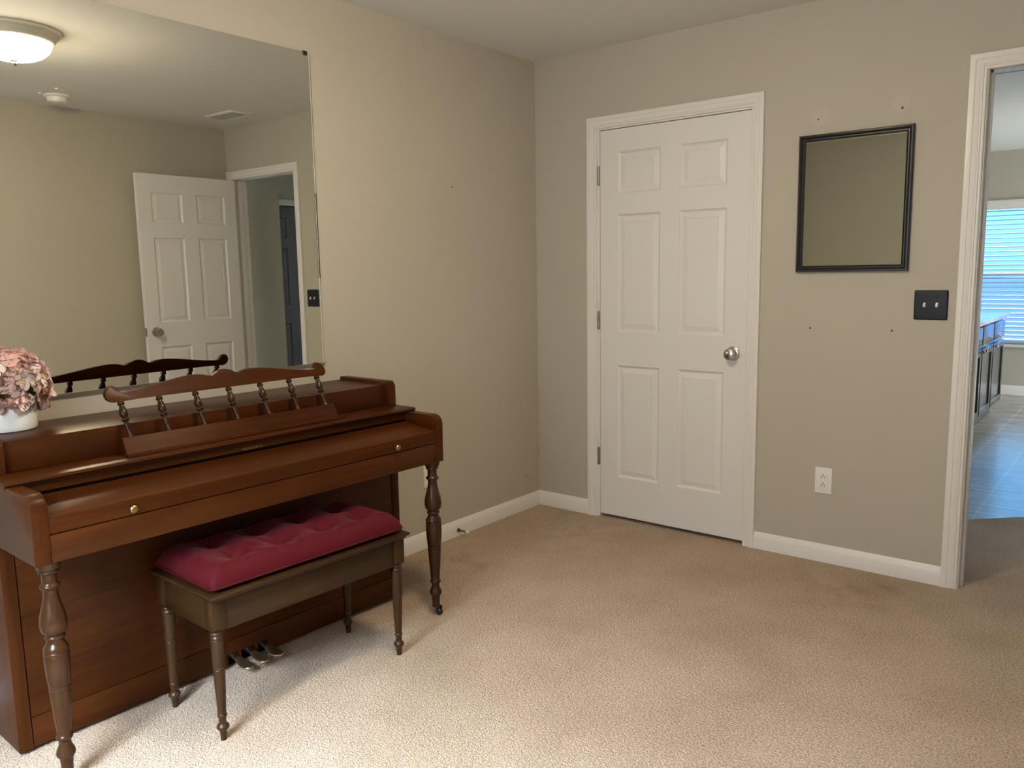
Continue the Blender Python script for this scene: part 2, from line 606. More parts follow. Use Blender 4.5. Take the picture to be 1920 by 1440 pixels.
def tag(o, label=None, cat=None, group=None, kind=None):
    if label:
        o['label'] = label
    if cat:
        o['category'] = cat
    if group:
        o['group'] = group
    if kind:
        o['kind'] = kind
    return o


def thing(name, label, cat, loc=(0, 0, 0), rz=0.0, group=None, kind=None):
    o = bpy.data.objects.new(name, None)
    o.empty_display_size = 0.1
    COL.objects.link(o)
    o.location = loc
    o.rotation_euler = (0, 0, rz)
    return tag(o, label, cat, group, kind)


def struct(name, bm, m, label=None, cat=None, parent=None, smooth=False):
    o = obj(name, bm, m, parent, smooth=smooth)
    if parent is None:
        tag(o, label, cat, None, 'structure')
    return o


def copy_tree(o, parent=None):
    c = o.copy()
    COL.objects.link(c)
    c.parent = parent
    for ch in list(o.children):
        copy_tree(ch, c)
    return c


def sweep_frame(bm, path, prof, closed=False):
    """Mitred moulding. path: list of (point, outward) with 3-D vectors; prof: (w outward, d off the wall), d along n."""
    rings = []
    for p, out, n in path:
        p, out, n = Vector(p), Vector(out), Vector(n)
        rings.append([bm.verts.new(p + out * w + n * d) for w, d in prof])
    k = len(prof)
    m = len(rings) if closed else len(rings) - 1
    for i in range(m):
        A, B = rings[i], rings[(i + 1) % len(rings)]
        for j in range(k - 1):
            bm.faces.new((A[j], A[j + 1], B[j + 1], B[j]))
    if not closed:
        bm.faces.new(rings[0])
        bm.faces.new(rings[-1])


CASING = [(0, 0), (0, .007), (.003, .0095), (.010, .0095), (.012, .0125), (.017, .0125), (.019, .0105), (.033, .0145), (.036, .0145),
          (.038, .0165), (.050, .0175), (.056, .0165), (.058, .014), (.058, 0)]


def casing(bm, x0, x1, top, y, ny, zb=0.0, w=0.058):
    n = (0, ny, 0)
    s = w / 0.058
    prof = [(a * s, d) for a, d in CASING]
    sweep_frame(bm, [((x0, y, zb), (-1, 0, 0), n), ((x0, y, top), (-1, 0, 1), n), ((x1, y, top), (1, 0, 1), n), ((x1, y, zb), (1, 0, 0), n)], prof)


def baseboard(bm, a, b, n, h=0.081, t=0.013):
    a, b, n = Vector(a), Vector(b), Vector(n)
    prof = [(0, 0), (t, 0), (t, h * .70), (t * .92, h * .73), (t * .42, h * .96), (t * .25, h), (0, h)]
    A = [bm.verts.new(a + n * d + Vector((0, 0, z))) for d, z in prof]
    B = [bm.verts.new(b + n * d + Vector((0, 0, z))) for d, z in prof]
    bm.faces.new(A)
    bm.faces.new(B[::-1])
    for i in range(len(prof)):
        j = (i + 1) % len(prof)
        bm.faces.new((A[i], B[i], B[j], A[j]))


# ------------------------------------------------------------------ the room shell
H = 2.44
W = 2.98
TW = 0.115
bm = bm_new()      # carpeted floor: room plus hall up to the 45 degree tile edge
zf = -0.06


def slab(bm, pts, z0, z1):
    prism(bm, pts, 'z', z0, z1)


slab(bm, [(0, ROOM_Y), (W, ROOM_Y), (W, 0), (2.92, 0), (2.92, TW), (3.2, TW), (3.2, 2.21), (1.20, 0.28), (1.20, TW), (2.14, TW), (2.14, 0), (1.24, 0), (1.24, TW), (0.39, TW), (0.39, 0), (0, 0)], zf, 0)
struct('floor', bm, M['carpet'], 'beige cut pile carpet over the room and hall floor', 'carpet')
bm = bm_new()
slab(bm, [(0.2, TW), (1.20, TW), (1.20, 0.28), (3.2, 2.21), (4.5, 2.21), (4.5, KY), (0.2, KY)], zf, -0.002)
struct('floor_kitchen', bm, M['tile'], 'grey brown streaked tile floor of the kitchen past the doorway', 'tile floor')
bm = bm_new()
box(bm, 3.2, 4.5, 0.62, 2.21, zf, -0.002)
struct('floor_corridor', bm, M['carpet'], 'carpet of the side corridor seen in the big mirror', 'carpet')
bm = bm_new()
box(bm, -0.12, 4.6, ROOM_Y - 0.12, KY + 0.15, H, H + 0.1)
struct('ceiling', bm, M['ceiling'], 'flat off white painted ceiling', 'ceiling')

bm = bm_new()
box(bm, -0.12, 0, ROOM_Y - 0.12, TW, zf, H)
struct('wall_left', bm, M['wall_left'], 'tan painted wall behind the piano', 'wall')
bm = bm_new()      # back wall with the closet opening and the doorway
CX0, CX1, CT = 0.412, 1.2265, 2.036
OX0, OX1, OT = 2.150, 2.908, 2.061
JT = 0.018
box(bm, 0, CX0 - JT, 0, TW, zf, H)
box(bm, CX0 - JT, CX1 + JT, 0, TW, CT + JT, H)
box(bm, CX1 + JT, OX0 - JT, 0, TW, zf, H)
box(bm, OX0 - JT, OX1 + JT, 0, TW, OT + JT, H)
box(bm, OX1 + JT, W + 0.12, 0, TW, zf, H)
struct('wall_back', bm, M['wall_back'], 'tan painted wall with the white closet door and doorway', 'wall')
bm = bm_new()
box(bm, W, W + 0.12, ROOM_Y - 0.12, 0, zf, H)
struct('wall_right', bm, M['wall'], 'tan painted wall behind the open door in the mirror', 'wall')
bm = bm_new()
y0, y1 = ROOM_Y - 0.12, ROOM_Y
box(bm, 0, FW['x0'], y0, y1, zf, H)
box(bm, FW['x1'], W, y0, y1, zf, H)
box(bm, FW['x0'], FW['x1'], y0, y1, zf, FW['z0'])
box(bm, FW['x0'], FW['x1'], y0, y1, FW['z1'], H)
struct('wall_front', bm, M['wall'], 'tan painted wall behind the viewer, seen in the small mirror', 'wall')
bm = bm_new()
box(bm, 0.0, 1.2, 0.70, 0.80, zf, H)
box(bm, -0.12, 0.0, TW, 0.80, zf, H)
box(bm, 1.2, 1.3, TW, 0.80, zf, H)
struct('wall_closet', bm, M['wall'], 'inner walls of the closet behind the white door', 'wall')
bm = bm_new()      # hall corner that blocks the view towards the side corridor
box(bm, 3.2, 3.32, TW, 0.62, zf, H)
box(bm, 3.32, 4.5, 0.50, 0.62, zf, H)
struct('wall_hall', bm, M['wall'], 'tan hall wall beyond the doorway, seen in the big mirror', 'wall')
bm = bm_new()
box(bm, 4.40, 4.52, 0.62, 1.24, zf, H)
box(bm, 4.40, 4.52, 1.24, 2.03, 2.045, H)
box(bm, 4.52, 4.60, 1.10, 2.17, zf, H)  # unseen backing added behind the far door to stop light leaking
box(bm, 4.40, 4.52, 2.03, PW['y0'], zf, H)
box(bm, 4.40, 4.52, PW['y1'], KY, zf, H)
box(bm, 4.40, 4.52, PW['y0'], PW['y1'], zf, PW['z0'])
box(bm, 4.40, 4.52, PW['y0'], PW['y1'], PW['z1'], H)
struct('wall_corridor', bm, M['wall'], 'tan corridor wall around the dark far door', 'wall')
bm = bm_new()
box(bm, 0.08, 0.2, 0.8, KY, zf, H)
struct('wall_kitchen_left', bm, M['wall'], 'side wall of the kitchen', 'wall')
bm = bm_new()
box(bm, 0.08, KW['x0'], KY, KY + 0.12, zf, H)
box(bm, KW['x1'], 4.52, KY, KY + 0.12, zf, H)
box(bm, KW['x0'], KW['x1'], KY, KY + 0.12, zf, KW['z0'])
box(bm, KW['x0'], KW['x1'], KY, KY + 0.12, KW['z1'], H)
struct('wall_kitchen_back', bm, M['wall'], 'tan kitchen wall around the window with blinds', 'wall')
# baseboards
bm = bm_new()
baseboard(bm, (0, ROOM_Y, 0), (0, 0, 0), (1, 0, 0))
struct('baseboard_left', bm, M['trim'], 'white baseboard along the piano wall', 'baseboard', smooth=True)
bm = bm_new()
baseboard(bm, (0.0, 0, 0), (0.3405, 0, 0), (0, -1, 0))
struct('baseboard_corner', bm, M['trim'], 'short white baseboard between the corner and closet door', 'baseboard', smooth=True)
bm = bm_new()
baseboard(bm, (1.281, 0, 0), (2.088, 0, 0), (0, -1, 0))
struct('baseboard_back', bm, M['trim'], 'white baseboard under the outlet between closet door and doorway', 'baseboard', smooth=True)
bm = bm_new()
baseboard(bm, (W, ROOM_Y, 0), (W, -0.005, 0), (-1, 0, 0))
struct('baseboard_right', bm, M['trim'], 'white baseboard along the wall behind the open door', 'baseboard', smooth=True)
bm = bm_new()
baseboard(bm, (0.2, KY, 0), (4.4, KY, 0), (0, -1, 0), h=0.10)
struct('baseboard_kitchen', bm, M['trim'], 'white baseboard under the kitchen window', 'baseboard', smooth=True)

# closet door casing + jamb
bm = bm_new()
casing(bm, 0.3985, 1.2235, 2.044, 0, -1)
struct('trim_1', bm, M['trim'], 'white moulded casing around the closet door', 'door trim', smooth=True)
t1 = bpy.data.objects['trim_1']
bm = bm_new()
box(bm, CX0 - JT, CX0, 0.0, TW, 0, CT + JT)
box(bm, CX1, CX1 + JT, 0.0, TW, 0, CT + JT)
box(bm, CX0, CX1, 0.0, TW, CT, CT + JT)
box(bm, CX0, CX0 + .010, 0.040, 0.075, 0, CT)
box(bm, CX1 - .010, CX1, 0.040, 0.075, 0, CT)
box(bm, CX0, CX1, 0.040, 0.075, CT - .010, CT)
obj('jamb', bm, M['trim'], t1, smooth=False)

# doorway casing + jamb
bm = bm_new()
casing(bm, 2.146, 2.912, 2.057, 0, -1, w=0.060)
struct('trim_2', bm, M['trim'], 'white moulded casing around the open doorway', 'door trim', smooth=True)
t2 = bpy.data.objects['trim_2']
bm = bm_new()
box(bm, OX0 - JT, OX0, 0.0, TW, 0, OT + JT)
box(bm, OX1, OX1 + JT, 0.0, TW, 0, OT + JT)
box(bm, OX0, OX1, 0.0, TW, OT, OT + JT)
box(bm, OX0, OX0 + .010, 0.040, 0.075, 0, OT, 0.001)
box(bm, OX1 - .010, OX1, 0.040, 0.075, 0, OT, 0.001)
box(bm, OX0, OX1, 0.040, 0.075, OT - .010, OT, 0.001)
obj('jamb', bm, M['trim'], t2, smooth=False)
bm = bm_new()
box(bm, OX0 - 0.0005, OX0 + 0.0015, 0.003, 0.032, 0.905, 0.970)
tag(obj('strike_plate', bm, M['hinge'], t2, smooth=False), 'brushed metal strike plate')
bm = bm_new()
casing(bm, 2.146, 2.912, 2.057, TW, 1, w=0.060)
obj('hall_side_casing', bm, M['trim'], t2)


# ------------------------------------------------------------------ six panel doors
def door_slab(bm, w, z0, z1, th, panels):
    """Slab in x 0..w, front face at y=0 (facing -y), back at y=th; both faces carry the raised panels."""
    for side in (0, 1):
        yf = 0.0 if side == 0 else th
        s = 1 if side == 0 else -1          # +s goes into the slab
        xs = sorted({0, w} | {p[0] for p in panels} | {p[1] for p in panels})
        zs = sorted({z0, z1} | {p[2] for p in panels} | {p[3] for p in panels})
        grid = {}

        def V(x, z, d):
            k = (round(x, 5), round(z, 5), round(d, 5))
            if k not in grid:
                grid[k] = bm.verts.new((x, yf + s * d, z))
            return grid[k]
        for i in range(len(xs) - 1):
            for j in range(len(zs) - 1):
                a, b, c, d = xs[i], xs[i + 1], zs[j], zs[j + 1]
                ispanel = any(abs(p[0] - a) < 1e-6 and abs(p[1] - b) < 1e-6 and abs(p[2] - c) < 1e-6 and abs(p[3] - d) < 1e-6 for p in panels)
                if not ispanel:
                    bm.faces.new((V(a, c, 0), V(b, c, 0), V(b, d, 0), V(a, d, 0)))
                else:
                    steps = [(0, 0), (.004, .0050), (.011, .0092), (.014, .0092), (.019, .0082), (.040, .0030), (.0415, .0042)]
                    prev = None
                    for off, dep in steps:
                        ring = [V(a + off, c + off, dep), V(b - off, c + off, dep), V(b - off, d - off, dep), V(a + off, d - off, dep)]
                        if prev:
                            for k in range(4):
                                l = (k + 1) % 4
                                bm.faces.new((prev[k], prev[l], ring[l], ring[k]))
                        prev = ring
                    bm.faces.new(prev)
    # edges
    for (xa, xb) in ((0, 0), (w, w)):
        bm.faces.new([bm.verts.new(p) for p in ((xa, 0, z0), (xa, th, z0), (xa, th, z1), (xa, 0, z1))])
    for z in (z0, z1):
        bm.faces.new([bm.verts.new(p) for p in ((0, 0, z), (w, 0, z), (w, th, z), (0, th, z))])
    bmesh.ops.remove_doubles(bm, verts=bm.verts[:], dist=1e-5)


PZ = [(0.2345, 0.8335), (1.009, 1.608), (1.713, 1.920)]


def panels(xa, xb, xc, xd):
    return [(x0, x1, z0, z1) for x0, x1 in ((xa, xb), (xc, xd)) for z0, z1 in PZ]


def door_knob(parent, x, y, z, ny, mat):
    bm = bm_new()
    pr = [(0.0, 0), (.032, 0), (.0335, .002), (.033, .006), (.028, .009), (.014, .011), (.0115, .016), (.0115, .026), (.016, .031),
          (.0245, .036), (.0275, .043), (.0275, .050), (.024, .056), (.016, .0595), (.007, .0605), (.0065, .059), (0, .059)]
    lathe(bm, [(max(r, 1e-4), h * ny) for r, h in pr], (x, y, z), 36, 'y')
    return obj('door_knob', bm, mat, parent)


def hinge(parent, x, y, z, mat, h=0.09):
    bm = bm_new()
    lathe(bm, [(.0005, -h / 2 - .004), (.004, -h / 2 - .003), (.0062, -h / 2)] +
          [(.0062, -h / 2 + h * k / 5 + d) if d in (0.001, h / 5 - .001) else (.0056, -h / 2 + h * k / 5 + d) for k in range(5) for d in (0.0, 0.001, h / 5 - .001, h / 5 - .0002)] +
          [(.0062, h / 2), (.004, h / 2 + .003), (.0005, h / 2 + .004)], (x, y, z), 14)
    return obj('hinge', bm, mat, parent)


d1 = thing('door_1', 'closed white six panel closet door in the back wall', 'door', (0.4155, 0.0, 0), 0, kind='structure')
bm = bm_new()
door_slab(bm, 0.8055, 0.020, 2.0315, 0.035, panels(.1035, .3475, .4505, .6935))
obj('door_panel', bm, M['door'], d1, ang=12)
door_knob(d1, 0.740, 0, 0.927, -1, M['nickel'])
for z in (1.8085, 1.068, 0.3385):
    hinge(d1, -0.007, -0.006, z, M['hinge'])
bm = bm_new()
box(bm, 0.8035, 0.8062, 0.004, 0.030, 0.897, 0.957)
obj('latch_plate', bm, M['hinge'], d1, smooth=False)

# the room's own door, standing open against the right wall (seen in the large mirror)
d2 = thing('door_2', 'open white six panel door reflected in the big mirror', 'door', (2.868, -0.012, 0), PI * 1.5, kind='structure')
bm = bm_new()
door_slab(bm, 0.765, 0.020, 2.048, 0.035, panels(.095, .325, .435, .668))
obj('door_panel', bm, M['door'], d2, ang=12)
door_knob(d2, 0.700, 0, 0.945, -1, M['nickel'])
door_knob(d2, 0.700, 0.035, 0.945, 1, M['nickel'])
bm = bm_new()
box(bm, 0.7645, 0.7665, 0.005, 0.030, 0.915, 0.975)
obj('latch_plate', bm, M['hinge'], d2, smooth=False)
for z in (1.83, 1.09, 0.33):
    hinge(d2, -0.006, 0.041, z, M['hinge'])
    bm = bm_new()
    box(bm, -0.002, 0.0, 0.004, 0.034, z - .045, z + .045)
    obj('hinge_leaf', bm, M['hinge'], d2, smooth=False)

# the far dark door in the corridor
d3 = thing('door_3', 'dark grey six panel door at the far end of the hall reflection', 'door', (4.43, 2.02, 0), PI * 1.5, kind='structure')
bm = bm_new()
door_slab(bm, 0.77, 0.02, 2.03, 0.035, panels(.097, .33, .44, .672))
obj('door_panel', bm, M['dark_door'], d3, ang=12)
bm = bm_new()
sweep_frame(bm, [((4.40, 1.245, 0), (0, -1, 0), (-1, 0, 0)), ((4.40, 1.245, 2.04), (0, -1, 1), (-1, 0, 0)),
                 ((4.40, 2.025, 2.04), (0, 1, 1), (-1, 0, 0)), ((4.40, 2.025, 0), (0, 1, 0), (-1, 0, 0))], CASING)
struct('trim_3', bm, M['trim'], 'white casing around the dark far door', 'door trim', smooth=True)

# front window (behind the viewer)
w2 = thing('window_2', 'white framed window behind the viewer', 'window', ((FW['x0'] + FW['x1']) / 2, ROOM_Y - 0.06, FW['z0']), 0, kind='structure')


def window_frame(bm, hw, h, t=0.045, d=0.05):
    box(bm, -hw, -hw + t, -d / 2, d / 2, 0, h)
    box(bm, hw - t, hw, -d / 2, d / 2, 0, h)
    box(bm, -hw + t, hw - t, -d / 2, d / 2, 0, t)
    box(bm, -hw + t, hw - t, -d / 2, d / 2, h - t, h)
    box(bm, -hw + t, hw - t, -d / 2, d / 2, h / 2 - .02, h / 2 + .02)


bm = bm_new()
window_frame(bm, (FW['x1'] - FW['x0']) / 2, FW['z1'] - FW['z0'])
obj('window_frame', bm, M['trim'], w2, smooth=False)
w1 = thing('window_1', 'kitchen window behind white horizontal blinds', 'window', ((KW['x0'] + KW['x1']) / 2, KY + 0.085, KW['z0']), 0, kind='structure')
bm = bm_new()
window_frame(bm, (KW['x1'] - KW['x0']) / 2, KW['z1'] - KW['z0'], d=0.05)
obj('window_frame', bm, M['trim'], w1, smooth=False)
bm = bm_new()
box(bm, -0.85, 0.85, -0.125, -0.03, -0.03, 0.0, 0.004)
obj('window_sill', bm, M['trim'], w1)

w3 = thing('added_opening', 'unseen glazed opening added to light the kitchen', 'window', (4.46, (PW['y0'] + PW['y1']) / 2, PW['z0']), PI / 2, kind='structure')  # made-up opening that lets extra daylight into the kitchen
bm = bm_new()
window_frame(bm, (PW['y1'] - PW['y0']) / 2, PW['z1'] - PW['z0'], 0.06)
box(bm, -0.04, 0.04, -0.02, 0.02, 0.05, PW['z1'] - PW['z0'] - 0.05)
obj('window_frame', bm, M['trim'], w3, smooth=False)

# ------------------------------------------------------------------ piano (local x = depth off the wall, y = length, z = up)
PN = thing('piano', 'reddish brown spinet piano standing under the big mirror', 'piano', (0.02, -2.85, 0), -math.radians(1.5))
L0, L1 = -0.005, 1.430
ZT = 0.893


def part(name, bm, m, parent=PN, **k):
    return obj(name, bm, m, parent, **k)


bm = bm_new()
box(bm, 0.006, 0.300, L0, L0 + 0.036, 0.012, 0.80, 0.002)
part('side_panel', bm, M['wood_z'])
bm = bm_new()
box(bm, 0.006, 0.300, L1 - 0.036, L1, 0.012, 0.80, 0.002)
part('side_panel', bm, M['wood_z'])
bm = bm_new()
box(bm, 0.270, 0.297, L0 + 0.0385, L1 - 0.0385, 0.1035, 0.618, 0.0012)
part('lower_panel', bm, M['wood_y'])
bm = bm_new()
box(bm, 0.266, 0.297, L0 + 0.0385, 0.640, 0.014, 0.1015, 0.0012)
box(bm, 0.266, 0.297, 0.792, L1 - 0.0385, 0.014, 0.1015, 0.0012)
box(bm, 0.266, 0.2968, 0.640, 0.792, 0.055, 0.1015)
box(bm, 0.266, 0.2968, 0.676, 0.690, 0.014, 0.055)
box(bm, 0.266, 0.2968, 0.741, 0.755, 0.014, 0.055)
part('bottom_rail', bm, M['wood_y'])
bm = bm_new()  # fills the gap under the piano, black in place of its shade
box(bm, 0.02, 0.262, L0 + 0.037, L1 - 0.037, 0.0, 0.016)
tag(part('gap_shade_board', bm, M['dark_gap'], smooth=False), 'black board painted as the shade under the piano')
bm = bm_new()
box(bm, 0.0, 0.012, L0 + 0.037, L1 - 0.037, 0.016, 0.86)
part('back_board', bm, M['wood_z'], smooth=False)


# arms: side cheeks of the key bed with a rounded front top
def arm(y0, y1):
    pts = [(0.296, 0.616), (0.562, 0.616), (0.562, 0.762)]
    for k in range(1, 9):
        a = k / 8 * PI / 2
        pts.append((0.562 - 0.036 + 0.036 * math.cos(a), 0.762 + 0.033 * math.sin(a)))
    pts += [(0.296, 0.795)]
    bm = bm_new()
    prism(bm, pts, 'y', y0, y1, 0.0022)
    part('arm', bm, M['wood_x'])


arm(L0, L0 + 0.040)
arm(L1 - 0.040, L1)
ya, yb = L0 + 0.0405, L1 - 0.0405
bm = bm_new()
box(bm, 0.300, 0.545, ya, yb, 0.620, 0.640)
part('key_bed', bm, M['wood_y'], smooth=False)
bm = bm_new()
box(bm, 0.535, 0.560, ya, yb, 0.616, 0.6885, 0.0015)
part('key_slip', bm, M['wood_y'])
bm = bm_new()      # closed fallboard: vertical front lip with a sloping lid
prism(bm, [(0.560, 0.692), (0.560, 0.7345), (0.5575, 0.7365), (0.402, 0.757), (0.396, 0.757), (0.396, 0.742), (0.545, 0.724), (0.545, 0.692)], 'y', ya, yb)
FB = part('fallboard', bm, M['wood_y'])
for yk in (0.242, 1.189):
    bm = bm_new()
    lathe(bm, [(.0005, 0), (.0045, 0), (.0045, .008), (.008, .011), (.0105, .015), (.0105, .019), (.008, .0215), (.0005, .0225)], (0.560, yk, 0.711), 20, 'x')
    tag(obj('knob', bm, M['brass'], FB), 'small round brass knob')
bm = bm_new()      # black strip painted as the shade in the key gap behind the lid
box(bm, 0.378, 0.3945, ya, yb, 0.690, 0.766)
tag(part('key_gap_shade', bm, M['dark_gap'], smooth=False), 'black strip standing in for the shaded slot behind the lid')
bm = bm_new()
box(bm, 0.380, 0.3975, ya, yb, 0.7665, 0.790)
NB = part('name_board', bm, M['wood_y'], smooth=False)
bm = bm_new()      # worn, illegible maker's lettering: a row of small strokes
x = 0.683
while x < 0.755:
    wd = random.choice((0.0022, 0.0030, 0.0016))
    hh = random.choice((0.007, 0.008, 0.006))
    box(bm, 0.3974, 0.3978, x, x + wd, 0.769, 0.769 + hh)
    if random.random() < 0.5:
        zz = 0.769 + random.choice((0.0, 0.003, hh - 0.0012))
        box(bm, 0.3974, 0.3978, x, x + wd + 0.003, zz, zz + 0.0012)
    x += wd + random.choice((0.0035, 0.005))
tag(obj('lettering', bm, M['gold'], NB, smooth=False), 'faint worn gold lettering')
bm = bm_new()      # shelf moulding
prism(bm, [(0.290, 0.7895), (0.404, 0.7895), (0.4045, 0.795), (0.410, 0.797), (0.4125, 0.801), (0.4105, 0.806), (0.405, 0.8085), (0.290, 0.8085)], 'y', L0 - 0.003, L1 + 0.003, 0.001)
part('shelf_moulding', bm, M['wood_y'])
bm = bm_new()
box(bm, 0.262, 0.284, ya, yb, 0.808, 0.892, 0.001)
part('upper_panel', bm, M['wood_y'])


def upper_end(y0, y1):
    bm = bm_new()
    pts = [(0.0, 0.800), (0.302, 0.8085), (0.302, 0.886)]
    pts += [(0.2995, 0.890), (0.2935, 0.892), (0.2930, 0.899), (0.2895, 0.9035), (0.284, 0.905), (0.0, 0.905)]
    prism(bm, pts, 'y', y0, y1, 0.0018)
    part('upper_end', bm, M['wood_x'])


upper_end(L0, L0 + 0.038)
upper_end(L1 - 0.038, L1)
bm = bm_new()
box(bm, 0.0, 0.2835, L0 + 0.0385, L1 - 0.0385, ZT - 0.018, ZT, 0.0012)
part('lid', bm, M['wood_y'])

# music desk: sloping board, ledge, seven turned spindles and a scrolled rail
DK = tag(part('music_desk', (lambda b: (prism(b, [(0.352, 0.8085), (0.366, 0.8085), (0.339, 0.862), (0.326, 0.859)], 'y', 0.331, 1.098, 0.0012), b)[1])(bm_new()), M['wood_y']), None)
bm = bm_new()
box(bm, 0.356, 0.380, 0.327, 1.116, 0.8085, 0.8165, 0.0015)
obj('desk_ledge', bm, M['wood_y'], DK)
ys_t = [0.358, 0.476, 0.595, 0.7125, 0.831, 0.947, 1.066]
SPIN = [(.0072, 0), (.0076, .004), (.0062, .007), (.0056, .009), (.0044, .014), (.0048, .022), (.0062, .030), (.0076, .037), (.0080, .040), (.0056, .0435), (.0050, .046),
        (.0072, .048), (.0096, .0505), (.0096, .053), (.0070, .0555), (.0056, .058), (.0070, .060), (.0098, .065), (.0106, .070), (.0098, .077), (.0076, .085), (.0058, .092),
        (.0058, .0945), (.0086, .097), (.0090, .100), (.0070, .1035), (.0066, .108)]
for y in ys_t:
    bm = bm_new()
    A = Vector((0.3325, y, 0.8585))
    B = Vector((0.282, y, 0.965))
    ln = (B - A).length
    k = ln / SPIN[-1][1]
    lathe(bm, [(r * 1.18, h * k) for r, h in SPIN], (0, 0, 0), 16)
    q = Vector((0, 0, 1)).rotation_difference((B - A).normalized())
    bmesh.ops.transform(bm, matrix=Matrix.Translation(A) @ q.to_matrix().to_4x4(), verts=bm.verts[:])
    obj('spindle', bm, M['leg_wood'], DK)
# rail outline (half), mirrored about the middle
C_ = 0.7125
half = [(0.0, 1.0225), (0.010, 1.0222), (0.022, 1.0190), (0.034, 1.0125), (0.043, 1.0055), (0.050, 1.0040), (0.058, 1.0075), (0.070, 1.0115), (0.085, 1.0142), (0.105, 1.0152), (0.130, 1.0138), (0.160, 1.0108),
        (0.200, 1.0050), (0.250, 0.9970), (0.300, 0.9900), (0.335, 0.9865), (0.350, 0.9860), (0.3545, 0.9900), (0.3565, 0.9990), (0.360, 1.0060), (0.3675, 1.0098), (0.377, 1.0085), (0.386, 1.0025),
        (0.3935, 0.9920), (0.3960, 0.9820), (0.3930, 0.9710), (0.3850, 0.9640), (0.3750, 0.9618), (0.360, 0.9630), (0.300, 0.9650), (0.0, 0.9650)]
top = [(C_ + a, z) for a, z in half]
bot = [(C_ - a, z) for a, z in half[::-1]][1:-1]
outline = top + bot
bm = bm_new()
tilt = (0.282 - 0.3325) / (0.965 - 0.8585)


def rail_x(z):
    return 0.282 + (z - 0.965) * tilt


A = [bm.verts.new((rail_x(z) + 0.0085, y, z)) for y, z in outline]
B = [bm.verts.new((rail_x(z) - 0.0085, y, z)) for y, z in outline]
f1 = bm.faces.new(A)
f2 = bm.faces.new(B[::-1])
n = len(outline)
for i in range(n):
    j = (i + 1) % n
    bm.faces.new((A[i], B[i], B[j], A[j]))
bmesh.ops.bevel(bm, geom=list(f1.edges) + list(f2.edges), offset=0.0016, segments=2, profile=0.5, affect='EDGES')
obj('desk_rail', bm, M['wood_y'], DK)

# turned legs (profile measured from the nearer edge) with casters
LEG = [(.030, .616), (.030, .606), (.0275, .6035), (.0275, .598), (.0235, .5955), (.0230, .592), (.0245, .588), (.0185, .584), (.0178, .575), (.0180, .562), (.0195, .557), (.0240, .554), (.0248, .551),
       (.0235, .547), (.0190, .544), (.0172, .538), (.0180, .525), (.0210, .510), (.0258, .490), (.0308, .472), (.0328, .456), (.0328, .445), (.0300, .432), (.0215, .423), (.0205, .4205), (.0240, .418),
       (.0252, .415), (.0240, .412), (.0210, .409), (.0202, .404), (.0225, .398), (.0275, .391), (.0300, .385), (.0303, .379), (.0285, .3765), (.0300, .374), (.0303, .370), (.0290, .368), (.0303, .365), (.0303, .345),
       (.0290, .315), (.0262, .284), (.0245, .281), (.0258, .278), (.0258, .272), (.0242, .2695), (.0254, .267), (.0245, .255), (.0215, .210), (.0180, .160), (.0166, .1455), (.0185, .1430), (.0208, .1390), (.0205, .1340),
       (.0175, .1310), (.0155, .127), (.0150, .119), (.0165, .112), (.0215, .102), (.0235, .094), (.0230, .088), (.0195, .082), (.0170, .078), (.0165, .074), (.0150, .060), (.0142, .042), (.0145, .040), (.0145, .034)]
for y in (0.034, 1.398):
    bm = bm_new()
    lathe(bm, LEG[::-1], (0.530, y, 0), 40)
    lg = part('leg', bm, M['leg_wood'], ang=50)
    bm = bm_new()
    lathe(bm, [(.004, -.0085), (.011, -.0085), (.0135, -.006), (.0135, .006), (.011, .0085), (.004, .0085)], (0.540, y + 0.006, 0.0135), 24, 'y')
    box(bm, 0.531, 0.545, y - 0.006, y - 0.0035, 0.012, 0.036)
    box(bm, 0.531, 0.545, y + 0.0155, y + 0.018, 0.012, 0.036)
    lathe(bm, [(.013, .0), (.013, .004)], (0.532, y + 0.002, 0.032), 20)
    tag(obj('caster', bm, M['caster'], lg), 'small dark brass caster')

# three pedals
for i, yp in enumerate((0.657, 0.715, 0.772)):
    bm = bm_new()
    # neck and toe drawn as a swept, widening tongue
    st = [(0.262, .011, .0085, .048), (0.300, .011, .0085, .049), (0.312, .011, .007, .047), (0.328, .0115, .006, .0445), (0.345, .0150, .0055, .042), (0.365, .0190, .0055, .0395), (0.385, .0205, .0050, .038),
          (0.398, .0180, .0045, .0375), (0.406, .0120, .0035, .0375), (0.410, .0040, .0020, .0375)]
    rings = []
    for x, hw, hh, z in st:
        rings.append([bm.verts.new((x, yp + hw * (math.copysign(abs(math.cos(a)) ** 0.6, math.cos(a))), z + hh * math.copysign(abs(math.sin(a)) ** 0.6, math.sin(a)))) for a in [2 * PI * k / 16 for k in range(16)]])
    for a, b in zip(rings, rings[1:]):
        for k in range(16):
            l = (k + 1) % 16
            f = bm.faces.new((a[k], a[l], b[l], b[k]))
            if a[0].co.x < 0.327:
                f.material_index = 1
    bm.faces.new(rings[0])
    bm.faces.new(rings[-1])
    tag(part('pedal', bm, [M['pedal_brass'], M['pedal_steel']]), 'brass pedal with dark steel neck')

